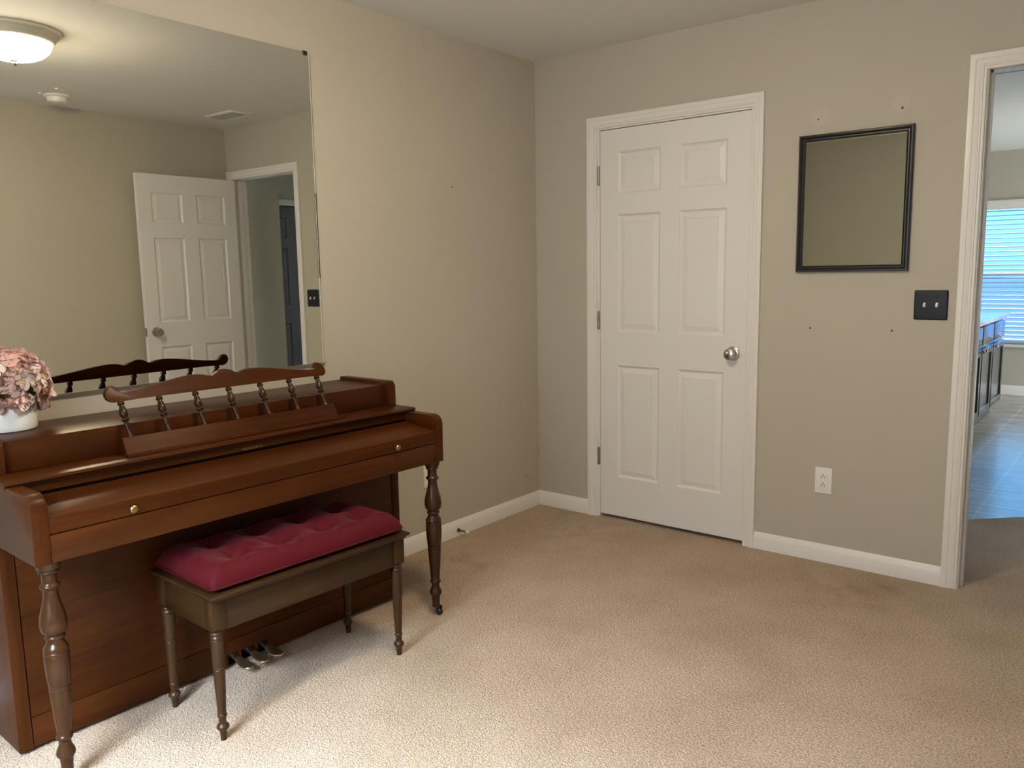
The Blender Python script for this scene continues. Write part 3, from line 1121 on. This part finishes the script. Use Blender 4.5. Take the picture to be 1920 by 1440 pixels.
# ------------------------------------------------------------------ piano bench
BN = thing('piano_bench', 'brown wooden piano bench with turned legs in front of the piano', 'bench', (0.693, -2.462, 0), -math.radians(2.0))
LB = 0.673
DB = 0.285
bm = bm_new()
prof = [(.0, .424), (.006, .424), (.011, .4265), (.0125, .431), (.017, .434), (.021, .438), (.022, .4415), (.020, .445), (.0, .445)]
x0, x1, y0, y1 = -DB - 0.018, 0.018, -0.012, LB + 0.012
ring = []
for (cx, cy, sx, sy) in ((x0, y0, -1, -1), (x1, y0, 1, -1), (x1, y1, 1, 1), (x0, y1, -1, 1)):
    ring.append([bm.verts.new((cx + sx * d, cy + sy * d, z)) for d, z in prof])
for i in range(4):
    A, B = ring[i], ring[(i + 1) % 4]
    for j in range(len(prof) - 1):
        bm.faces.new((A[j], A[j + 1], B[j + 1], B[j]))
bm.faces.new([r[0] for r in ring])
bm.faces.new([r[-1] for r in ring])
obj('seat_top', bm, M['bench_y'], BN)
bm = bm_new()
box(bm, 0.000, 0.016, 0.021, LB - 0.021, 0.332, 0.4238, 0.001)
obj('apron', bm, M['bench_y'], BN)
bm = bm_new()
box(bm, -DB - 0.016, -DB, 0.021, LB - 0.021, 0.332, 0.4238, 0.001)
obj('apron', bm, M['bench_y'], BN)
for y in (-0.016, LB):
    bm = bm_new()
    box(bm, -DB + 0.021, -0.021, y, y + 0.016, 0.332, 0.4238, 0.001)
    obj('apron', bm, M['bench_x'], BN)
BLEG = [(.0080, 0), (.0085, .004), (.0105, .026), (.0112, .031), (.0150, .034), (.0180, .0385), (.0180, .043), (.0150, .048), (.0108, .052), (.0105, .056), (.0112, .070), (.0130, .073), (.0140, .0765), (.0130, .080),
        (.0118, .082), (.0122, .087), (.0148, .150), (.0168, .2165), (.0158, .218), (.0172, .2195), (.0172, .2235), (.0158, .225), (.0172, .2265), (.0188, .300), (.0190, .306), (.0175, .308), (.0196, .310), (.0200, .314),
        (.0180, .3165), (.0165, .320), (.0180, .323), (.0190, .3265), (.0175, .330), (.0185, .334)]
for (x, y) in ((0, 0), (0, LB), (-DB, 0), (-DB, LB)):
    bm = bm_new()
    lathe(bm, BLEG, (x, y, 0), 28)
    s = 0.0215
    box(bm, x - s, x + s, y - s, y + s, 0.341, 0.4238, 0.002)
    # chamfered foot of the square block
    a = [bm.verts.new((x + i * s * .72, y + j * s * .72, 0.333)) for i, j in ((-1, -1), (1, -1), (1, 1), (-1, 1))]
    b = [bm.verts.new((x + i * s, y + j * s, 0.3425)) for i, j in ((-1, -1), (1, -1), (1, 1), (-1, 1))]
    bm.faces.new(a)
    bm.faces.new(b)
    for k in range(4):
        l = (k + 1) % 4
        bm.faces.new((a[k], a[l], b[l], b[k]))
    obj('leg', bm, M['bench_z'], BN)

# tufted velvet cushion resting on the bench
CU = thing('bench_cushion', 'tufted dark red velvet cushion lying on the piano bench', 'cushion', (0.693, -2.462, 0.4453), -math.radians(2.0))
cx0, cx1, cy0, cy1 = -0.312, 0.020, -0.014, 0.692
tufts = [(-0.088, y) for y in (0.125, 0.275, 0.437, 0.590)] + [(-0.222, y) for y in (0.125, 0.275, 0.437, 0.590)]
bm = bm_new()
NX, NY = 64, 128


def cush(u, v, top):
    x = cx0 + (cx1 - cx0) * u
    y = cy0 + (cy1 - cy0) * v
    ex = min(x - cx0, cx1 - x)
    ey = min(y - cy0, cy1 - y)

    def edge(e, r):
        e = min(max(e / r, 0), 1)
        return math.sqrt(max(0.0, 1 - (1 - e) ** 2))
    ed = edge(ex, 0.048) * edge(ey, 0.048)
    if top:
        h = 0.020 + 0.052 * ed
        for tx, ty in tufts:
            dx, dy = x - tx, y - ty
            d = math.hypot(dx, dy)
            h -= 0.014 * math.exp(-(d / 0.016) ** 2) + 0.026 * math.exp(-(d / 0.050) ** 2)
            a = math.atan2(dy, dx)
            h += 0.0012 * math.sin(a * 7 + tx * 40) * math.exp(-((d - 0.035) / 0.022) ** 2)
        # gather puckers along the seams
        if ex < 0.05:
            h += 0.0008 * math.sin(y * 230 + 2 * math.sin(y * 41)) * (1 - ex / 0.05) * min(1, ex / 0.01)
        if ey < 0.06:
            h += 0.0016 * math.sin(x * 300 + 2 * math.sin(x * 37)) * (1 - ey / 0.06) * min(1, ey / 0.01)
        # slack creases running between the tufts
        h += 0.0012 * math.sin(x * 60 + 9 * math.sin(y * 14)) * ed
        return (x, y, max(h, 0.012))
    return (x, y, 0.014 - 0.0135 * ed)


for top in (True, False):
    g = [[bm.verts.new(cush(i / NX, j / NY, top)) for j in range(NY + 1)] for i in range(NX + 1)]
    for i in range(NX):
        for j in range(NY):
            bm.faces.new((g[i][j], g[i + 1][j], g[i + 1][j + 1], g[i][j + 1]))
    if top:
        G = g
    else:
        edge_t = [G[i][0] for i in range(NX + 1)] + [G[NX][j] for j in range(1, NY + 1)] + [G[i][NY] for i in range(NX - 1, -1, -1)] + [G[0][j] for j in range(NY - 1, 0, -1)]
        edge_b = [g[i][0] for i in range(NX + 1)] + [g[NX][j] for j in range(1, NY + 1)] + [g[i][NY] for i in range(NX - 1, -1, -1)] + [g[0][j] for j in range(NY - 1, 0, -1)]
        m_ = len(edge_t)
        for k in range(m_):
            l = (k + 1) % m_
            bm.faces.new((edge_t[k], edge_t[l], edge_b[l], edge_b[k]))
obj('cushion_cover', bm, M['velvet'], CU, ang=80)
bm = bm_new()
path = []
rc = 0.016
for (cx, cy, a0) in ((cx0 + rc, cy0 + rc, PI), (cx1 - rc, cy0 + rc, 1.5 * PI), (cx1 - rc, cy1 - rc, 0), (cx0 + rc, cy1 - rc, PI / 2)):
    for k in range(7):
        a = a0 + k / 6 * PI / 2
        path.append((cx + (rc + .002) * math.cos(a), cy + (rc + .002) * math.sin(a), 0.0145))
tube(bm, path, 0.0038, 8, closed=True)
obj('piping', bm, M['piping'], CU)
for (tx, ty) in tufts:
    bm = bm_new()
    z = cush((tx - cx0) / (cx1 - cx0), (ty - cy0) / (cy1 - cy0), True)[2]
    lathe(bm, [(.0075, -.004), (.0085, .0), (.0070, .0022), (.0040, .0036), (.0005, .0042)], (tx, ty, z), 16)
    obj('tuft_button', bm, M['piping'], CU)

# ------------------------------------------------------------------ large frameless mirror
MR = thing('wall_mirror', 'large frameless mirror fixed to the wall above the piano', 'mirror', (0, -1.494, 0.96))
bm = bm_new()
fs = box(bm, 0.0005, 0.0060, -1.83, 0.0, 0.0, 1.2405)
for f in bm.faces:
    f.material_index = 0 if f.calc_center_median().x > 0.0059 else 1
bm.normal_update()
obj('mirror_glass', bm, [M['mirror'], M['mirror_edge']], MR, smooth=False)
bm = bm_new()
prism(bm, [(0.0060, -0.0075), (0.0067, -0.0070), (0.0040, 0.0012), (0.0005, 0.0012), (0.0005, 0.0003)], 'z', 0.0, 1.2405)
tag(obj('ground_edge', bm, M['mirror_edge'], MR, smooth=False), 'pale ground glass edge')
for yc in (-0.024, -1.75):
    bm = bm_new()
    box(bm, 0.0062, 0.0085, yc - 0.010, yc + 0.010, 1.2285, 1.2445, 0.0008)
    box(bm, 0.0, 0.0085, yc - 0.010, yc + 0.010, 1.2408, 1.2450, 0.0008)
    tag(obj('mirror_clip', bm, M['caster'], MR), 'small dark metal clip')
bm = bm_new()
box(bm, 0.0, 0.0095, -1.83, 0.0, -0.004, -0.0006)
box(bm, 0.0064, 0.0095, -1.83, 0.0, -0.0006, 0.006)
obj('bottom_channel', bm, M['hinge'], MR, smooth=False)

# ------------------------------------------------------------------ small framed mirror on the back wall
FM = thing('framed_mirror', 'small black framed mirror hanging right of the closet door', 'mirror', (1.4435, 0, 1.3045))
fw, fh = 0.459, 0.583
bm = bm_new()
prof = [(0, .002), (0, .013), (.003, .015), (.006, .0125), (.010, .0125), (.013, .018), (.019, .022), (.024, .021), (.027, .016), (.027, .001)]
n = (0, -1, 0)
c0 = 0.027
sweep_frame(bm, [((c0, 0, c0), (-1, 0, -1), n), ((c0, 0, fh - c0), (-1, 0, 1), n), ((fw - c0, 0, fh - c0), (1, 0, 1), n), ((fw - c0, 0, c0), (1, 0, -1), n)], prof, closed=True)
obj('frame', bm, M['frame_black'], FM)
bm = bm_new()
box(bm, c0 - .004, fw - c0 + .004, -0.0085, -0.003, c0 - .004, fh - c0 + .004)
obj('mirror_glass', bm, M['mirror_dim'], FM, smooth=False)

# ------------------------------------------------------------------ double light switch
SW = thing('light_switch', 'dark double toggle switch plate beside the doorway', 'light switch', (1.9935, 0, 1.166))
bm = bm_new()
pts = []
hw, hh, rr = 0.0625, 0.0600, 0.006
for cx, cz, a0 in ((hw - rr, hh - rr, 0), (-hw + rr, hh - rr, PI / 2), (-hw + rr, -hh + rr, PI), (hw - rr, -hh + rr, 1.5 * PI)):
    for k in range(5):
        a = a0 + k / 4 * PI / 2
        pts.append((cx + rr * math.cos(a), cz + rr * math.sin(a)))
rings = []
for off, d in ((0, 0), (0, .0035), (.0015, .0055), (.005, .0066), (.0065, .0068)):
    sx, sz = (hw - off) / hw, (hh - off) / hh
    rings.append([bm.verts.new((px * sx, -d, pz * sz)) for px, pz in pts])
for a, b in zip(rings, rings[1:]):
    for i in range(len(pts)):
        j = (i + 1) % len(pts)
        bm.faces.new((a[i], a[j], b[j], b[i]))
bm.faces.new(rings[-1])
bm.faces.new(rings[0])
obj('switch_plate', bm, M['plate_navy'], SW)
for x in (-0.023, 0.023):
    bm = bm_new()
    pr = [(-.0068, -.010), (-.0068, .010), (-.009, .0085), (-.0170, -.001), (-.0165, -.0055), (-.012, -.0075)]
    prism(bm, pr, 'x', x - .0046, x + .0046, .0008)
    obj('toggle', bm, M['white_plastic'], SW)
    for z in (-0.030, 0.030):
        bm = bm_new()
        lathe(bm, [(.0042, -.0064), (.0042, -.0076), (.0030, -.0086), (.0005, -.0088)], (x, 0, z), 16, 'y')
        obj('screw', bm, M['screw_dark'], SW)


# ------------------------------------------------------------------ outlets
def outlet(loc, rz, label):
    o = thing('power_outlet', label, 'outlet', loc, rz, 'white wall outlets')
    bm = bm_new()
    rings = []
    for off, d in ((0, 0), (0, .003), (.0012, .0048), (.004, .0058)):
        rings.append([bm.verts.new((sx * (0.0375 - off), -d, sz * (0.0595 - off))) for sx, sz in ((-1, -1), (1, -1), (1, 1), (-1, 1))])
    for a, b in zip(rings, rings[1:]):
        for i in range(4):
            j = (i + 1) % 4
            bm.faces.new((a[i], a[j], b[j], b[i]))
    bm.faces.new(rings[-1])
    bm.faces.new(rings[0])
    obj('cover_plate', bm, M['white_plastic'], o, ang=25)
    for zc in (0.0195, -0.0195):
        bm = bm_new()
        pts = []
        for k in range(28):
            a = 2 * PI * k / 28
            pts.append((0.0172 * math.cos(a), max(-.0135, min(.0135, 0.0172 * math.sin(a)))))
        A = [bm.verts.new((px, -.0056, zc + pz)) for px, pz in pts]
        B = [bm.verts.new((px, -.0080, zc + pz)) for px, pz in pts]
        Cc = [bm.verts.new((px * .95, -.0086, zc + pz * .94)) for px, pz in pts]
        for P, Q in ((A, B), (B, Cc)):
            for i in range(28):
                j = (i + 1) % 28
                bm.faces.new((P[i], P[j], Q[j], Q[i]))
        bm.faces.new(A)
        bm.faces.new(Cc)
        rc_ = obj('receptacle', bm, M['white_plastic'], o, ang=25)
        bm = bm_new()
        box(bm, -.0078, -.0052, -.0089, -.0084, zc - .0065, zc + .0020)
        box(bm, .0052, .0078, -.0089, -.0084, zc - .0055, zc + .0015)
        lathe(bm, [(.0026, -.0084), (.0026, -.0089)], (0, 0, zc + .0078), 14, 'y')
        obj('socket_slots', bm, M['slot'], rc_, smooth=False)
    bm = bm_new()
    lathe(bm, [(.0032, -.0056), (.0030, -.0068), (.0005, -.0074)], (0, 0, 0), 14, 'y')
    obj('screw', bm, M['white_plastic'], o)
    return o


outlet((1.5945, 0, 0.3755), 0, 'white duplex outlet on the wall between closet door and doorway')
outlet((0, -0.893, 0.356), PI / 2, 'white outlet low on the wall half hidden behind the piano leg')

# ------------------------------------------------------------------ spring door stop on the baseboard
DS = thing('door_stop', 'small metal door stop with white tip on the left baseboard', 'door stop', (0.013, -0.709, 0.032))
bm = bm_new()
lathe(bm, [(.011, 0), (.011, .003), (.007, .006), (.0005, .006)], (0, 0, 0), 18, 'x')
obj('base', bm, M['stop_metal'], DS)
bm = bm_new()
pts = []
for k in range(0, 145):
    a = 2 * PI * k / 12
    pts.append((0.005 + 0.052 * k / 144, 0.0045 * math.cos(a), 0.0045 * math.sin(a)))
tube(bm, pts, 0.0012, 6)
obj('spring', bm, M['stop_metal'], DS)
bm = bm_new()
lathe(bm, [(.0005, .054), (.0062, .054), (.0068, .058), (.0062, .067), (.0045, .070), (.0005, .0705)], (0, 0, 0), 16, 'x')
tag(obj('tip', bm, M['rubber'], DS), 'white rubber tip')

# ------------------------------------------------------------------ flush ceiling light (seen in the mirror)
LT = thing('ceiling_light', 'lit flush ceiling light with frosted glass bowl reflected in the big mirror', 'ceiling light', (1.415, -2.04, H))
bm = bm_new()
lathe(bm, [(.205, 0), (.205, -.006), (.200, -.012), (.188, -.016), (.184, -.022), (.176, -.034), (.170, -.046), (.164, -.050), (.150, -.050), (.150, -.02)], (0, 0, 0), 56, cap=False)
obj('rim', bm, M['lamp_rim'], LT)
bm = bm_new()
pr = [(.158, -.046)]
for k in range(1, 15):
    a = k / 14 * PI / 2
    pr.append((max(.158 * math.cos(a) ** 0.8, .001), -.046 - .085 * math.sin(a)))
lathe(bm, pr, (0, 0, 0), 56)
obj('glass_bowl', bm, M['lamp_glass'], LT, ang=80)
bm = bm_new()
lathe(bm, [(.004, -.128), (.014, -.130), (.015, -.133), (.009, -.137), (.009, -.141), (.011, -.145), (.007, -.152), (.0005, -.154)], (0, 0, 0), 20)
obj('finial', bm, M['nickel'], LT)

SD = thing('smoke_detector', 'round white smoke detector on the ceiling reflected in the big mirror', 'smoke detector', (2.66, -1.335, H))
bm = bm_new()
lathe(bm, [(.076, 0), (.076, -.006), (.070, -.011), (.060, -.013)], (0, 0, 0), 40)
obj('base_plate', bm, M['white_plastic'], SD)
bm = bm_new()
lathe(bm, [(.060, -.012), (.0575, -.018), (.0575, -.024), (.054, -.038), (.044, -.043), (.0005, -.044)], (0, 0, 0), 40)
obj('sensor_body', bm, M['white_plastic'], SD)
for i, (x, y) in enumerate(((2.457, -1.422), (2.643, -1.440))):
    bm = bm_new()
    lathe(bm, [(.011, 0), (.010, -.004), (.006, -.007), (.0005, -.008)], (0, 0, 0), 18)
    o = obj('ceiling_screw_cap', bm, M['white_plastic'])
    o.location = (x, y, H)
    tag(o, ['small white cap on the ceiling between the lamp and smoke detector', 'small white cap on the ceiling close to the smoke detector'][i], 'screw cap', 'white caps on the ceiling')

CV = thing('ceiling_vent', 'white louvred air vent on the ceiling reflected in the big mirror', 'air vent', (2.45, -0.30, H))
bm = bm_new()
sweep_frame(bm, [((-.14, -.06, 0), (-1, -1, 0), (0, 0, -1)), ((.14, -.06, 0), (1, -1, 0), (0, 0, -1)), ((.14, .06, 0), (1, 1, 0), (0, 0, -1)), ((-.14, .06, 0), (-1, 1, 0), (0, 0, -1))],
            [(0, 0), (0, .010), (.006, .012), (.020, .006), (.024, .002), (.024, 0)], closed=True)
obj('vent_frame', bm, M['white_plastic'], CV)
for k in range(7):
    y = -.050 + k * .0167
    bm = bm_new()
    prism(bm, [(y - .008, -.014), (y - .0072, -.0155), (y + .008, -.003), (y + .0072, -.0015)], 'x', -.14, .14)
    obj('louvre', bm, M['white_plastic'], CV, smooth=False)
bm = bm_new()
box(bm, -.138, .138, -.058, .058, -.0012, -.0002)
obj('duct_opening', bm, M['slot'], CV, smooth=False)

# ------------------------------------------------------------------ hydrangea pot on the piano
PV = (0.098, -2.733, 0.8932)
PT = thing('flower_pot', 'white ceramic pot of pink hydrangeas on the left of the piano', 'flower pot', PV)
bm = bm_new()
lathe(bm, [(.070, 0), (.0765, .002), (.0790, .008), (.0800, .030), (.0800, .094), (.0795, .0975), (.0770, .0985), (.0750, .096), (.0745, .066), (.0005, .064)], (0, 0, 0), 48)
obj('pot', bm, M['ceramic'], PT)
CF = Vector((0.012, 0.0, 0.128))
RX, RY, RZ = 0.098, 0.118, 0.108
bm = bm_new()
bmesh.ops.create_icosphere(bm, subdivisions=3, radius=1.0)
for v in bm.verts:
    v.co = Vector((v.co.x * RX * .72, v.co.y * RY * .72, v.co.z * RZ * .72)) + CF
obj('flower_stems', bm, M['stem'], PT)


def floret_mesh(name, mat, seed, open_):
    rnd = random.Random(seed)
    bm = bm_new()
    for k in range(4):
        a0 = k * PI / 2 + rnd.uniform(-.18, .18)
        ln = rnd.uniform(.027, .033)
        wd = rnd.uniform(.0165, .0195)
        tw = rnd.uniform(-.25, .25)
        NU, NV = 6, 6
        rows = []
        for i in range(NU + 1):
            u = i / NU
            w = wd * max(.06, math.sin(PI * (0.05 + 0.95 * u) ** 0.85)) ** 0.85 if u < 1 else wd * .05
            row = []
            for j in range(NV + 1):
                v = j / NV * 2 - 1
                r = .002 + ln * u
                y = v * w
                z = open_ * r * 0.55 - 6.0 * r * r + 0.005 * (1 - v * v) * u * -1 + 0.0016 * math.sin(7 * u + 4 * v + seed)
                z += tw * y * u
                row.append(bm.verts.new((r * math.cos(a0) - y * math.sin(a0), r * math.sin(a0) + y * math.cos(a0), z)))
            rows.append(row)
        for i in range(NU):
            for j in range(NV):
                bm.faces.new((rows[i][j], rows[i + 1][j], rows[i + 1][j + 1], rows[i][j + 1]))
    geom = bm.faces[:]
    ext = bmesh.ops.solidify(bm, geom=geom, thickness=0.0006)
    nf = len(bm.faces)
    lathe(bm, [(.0016, -.006), (.0022, 0), (.0034, .0015), (.0030, .0035), (.0005, .0042)], (0, 0, 0), 10)
    bm.faces.ensure_lookup_table()
    for i in range(nf, len(bm.faces)):
        bm.faces[i].material_index = 1
    bmesh.ops.recalc_face_normals(bm, faces=bm.faces[:])
    me = bpy.data.meshes.new(name)
    for f in bm.faces:
        f.smooth = True
    bm.to_mesh(me)
    bm.free()
    me.materials.append(mat)
    me.materials.append(M['floret_eye'])
    return me


fm = [floret_mesh('floret', M['petal_' + k], s, op) for s, (k, op) in enumerate((('a', .9), ('b', .5), ('c', .8), ('a', .4), ('b', 1.0), ('b', .7)))]
NFL = 90
for i in range(NFL):
    zz = 1 - (i + 0.5) / NFL * 1.62
    a = i * 2.399963 + random.uniform(-.15, .15)
    rr_ = math.sqrt(max(0, 1 - zz * zz))
    d = Vector((rr_ * math.cos(a), rr_ * math.sin(a), zz))
    k = random.uniform(.86, 1.0)
    p_ = CF + Vector((d.x * RX * k, d.y * RY * k, d.z * RZ * k))
    if PV[0] + p_.x < 0.030:
        p_.x = 0.030 - PV[0]
    if p_.z < 0.062:
        p_.z = 0.070 + random.uniform(0, .01)
    o = bpy.data.objects.new('floret', random.choice(fm))
    COL.objects.link(o)
    o.parent = PT
    o.location = p_
    nrm = Vector((d.x, d.y, d.z + 0.15)) + Vector((random.uniform(-.6, .6), random.uniform(-.6, .6), random.uniform(-.3, .5)))
    if PV[0] + p_.x < 0.05:
        nrm.x = max(nrm.x, 0.1)
    q = nrm.normalized().to_track_quat('Z', 'Y')
    o.rotation_mode = 'QUATERNION'
    o.rotation_quaternion = q @ Matrix.Rotation(random.uniform(0, PI), 4, 'Z').to_quaternion()
    s = random.uniform(.88, 1.12)
    o.scale = (s, s, s)


# ------------------------------------------------------------------ kitchen: cabinets, counter, blinds
def cabinet(y0, y1, label, knob_y):
    c = thing('base_cabinet', label, 'cabinet', (1.66, y0, 0), 0, 'dark kitchen base cabinets')
    w = y1 - y0
    bm = bm_new()
    box(bm, -0.58, -0.018, 0.001, w - 0.001, 0.11, 0.868, 0.001)
    obj('body', bm, M['cab'], c, smooth=False)
    bm = bm_new()
    box(bm, -0.56, -0.078, 0.001, w - 0.001, 0, 0.11)
    obj('toe_kick', bm, M['cab'], c, smooth=False)
    bm = bm_new()
    ff, ft = 0.055, 0.018
    a, b, z0, z1 = 0.022, w - 0.022, 0.135, 0.672
    box(bm, -ft, 0.002, a, a + ff, z0, z1, .0015)
    box(bm, -ft, 0.002, b - ff, b, z0, z1, .0015)
    box(bm, -ft, 0.002, a + ff, b - ff, z0, z0 + ff, .0015)
    box(bm, -ft, 0.002, a + ff, b - ff, z1 - ff, z1, .0015)
    box(bm, -ft, -0.009, a + ff - .002, b - ff + .002, z0 + ff - .002, z1 - ff + .002)
    d = obj('door', bm, M['cab'], c)
    bm = bm_new()
    lathe(bm, [(.006, .002), (.005, .012), (.011, .018), (.013, .024), (.009, .029), (.0005, .030)], (0, knob_y - y0, 0.650), 18, 'x')
    obj('knob', bm, M['nickel'], d)
    bm = bm_new()
    box(bm, -0.018, 0.002, a, b, 0.700, 0.842, .003)
    obj('drawer_front', bm, M['cab'], c)
    return c


cabinet(2.850, 3.535, 'dark wood base cabinet half hidden by the doorway jamb', 3.50)
cabinet(3.535, 4.060, 'dark wood kitchen base cabinet in the middle of the run', 3.61)
cabinet(4.060, 4.655, 'dark wood base cabinet at the far end under the counter', 4.13)
bm = bm_new()
box(bm, 0.95, 1.69, 2.82, 4.69, 0.8685, 0.900, 0.003)
tag(obj('countertop', bm, M['counter']), 'pale stone countertop on the dark kitchen cabinets', 'countertop')

BL = thing('window_blind', 'white horizontal slat blind hanging in the kitchen window', 'window blind', ((KW['x0'] + KW['x1']) / 2, KY, KW['z0']))
hwid = (KW['x1'] - KW['x0']) / 2 - 0.006
bm = bm_new()
prism(bm, [(-.020, 1.345), (-.026, 1.350), (-.026, 1.372), (-.031, 1.377), (-.031, 1.392), (-.036, 1.397), (-.036, 1.424), (-.030, 1.436), (-.004, 1.436), (-.004, 1.345)], 'x', -hwid - .05, hwid + .05)
obj('valance', bm, M['white_plastic'], BL)
z = 0.040
tl = math.radians(14)
while z < 1.335:
    bm = bm_new()
    ca, sa = math.cos(tl) * .025, math.sin(tl) * .025
    cy = 0.030
    box(bm, -hwid, hwid, -.025, .025, -.0014, .0014)
    bmesh.ops.rotate(bm, verts=bm.verts[:], matrix=Matrix.Rotation(tl, 3, 'X'))
    bmesh.ops.translate(bm, verts=bm.verts[:], vec=(0, cy, z))
    obj('slat', bm, M['blind'], BL, smooth=False)
    z += 0.0445
bm = bm_new()
box(bm, -hwid, hwid, 0.008, 0.052, 0.004, 0.022, .002)
obj('bottom_rail', bm, M['blind'], BL)
for x in (-0.55, -0.12, 0.35):
    bm = bm_new()
    tube(bm, [(x, 0.003, 0.02), (x, 0.003, 1.34)], 0.0012, 6)
    obj('ladder_cord', bm, M['white_plastic'], BL)
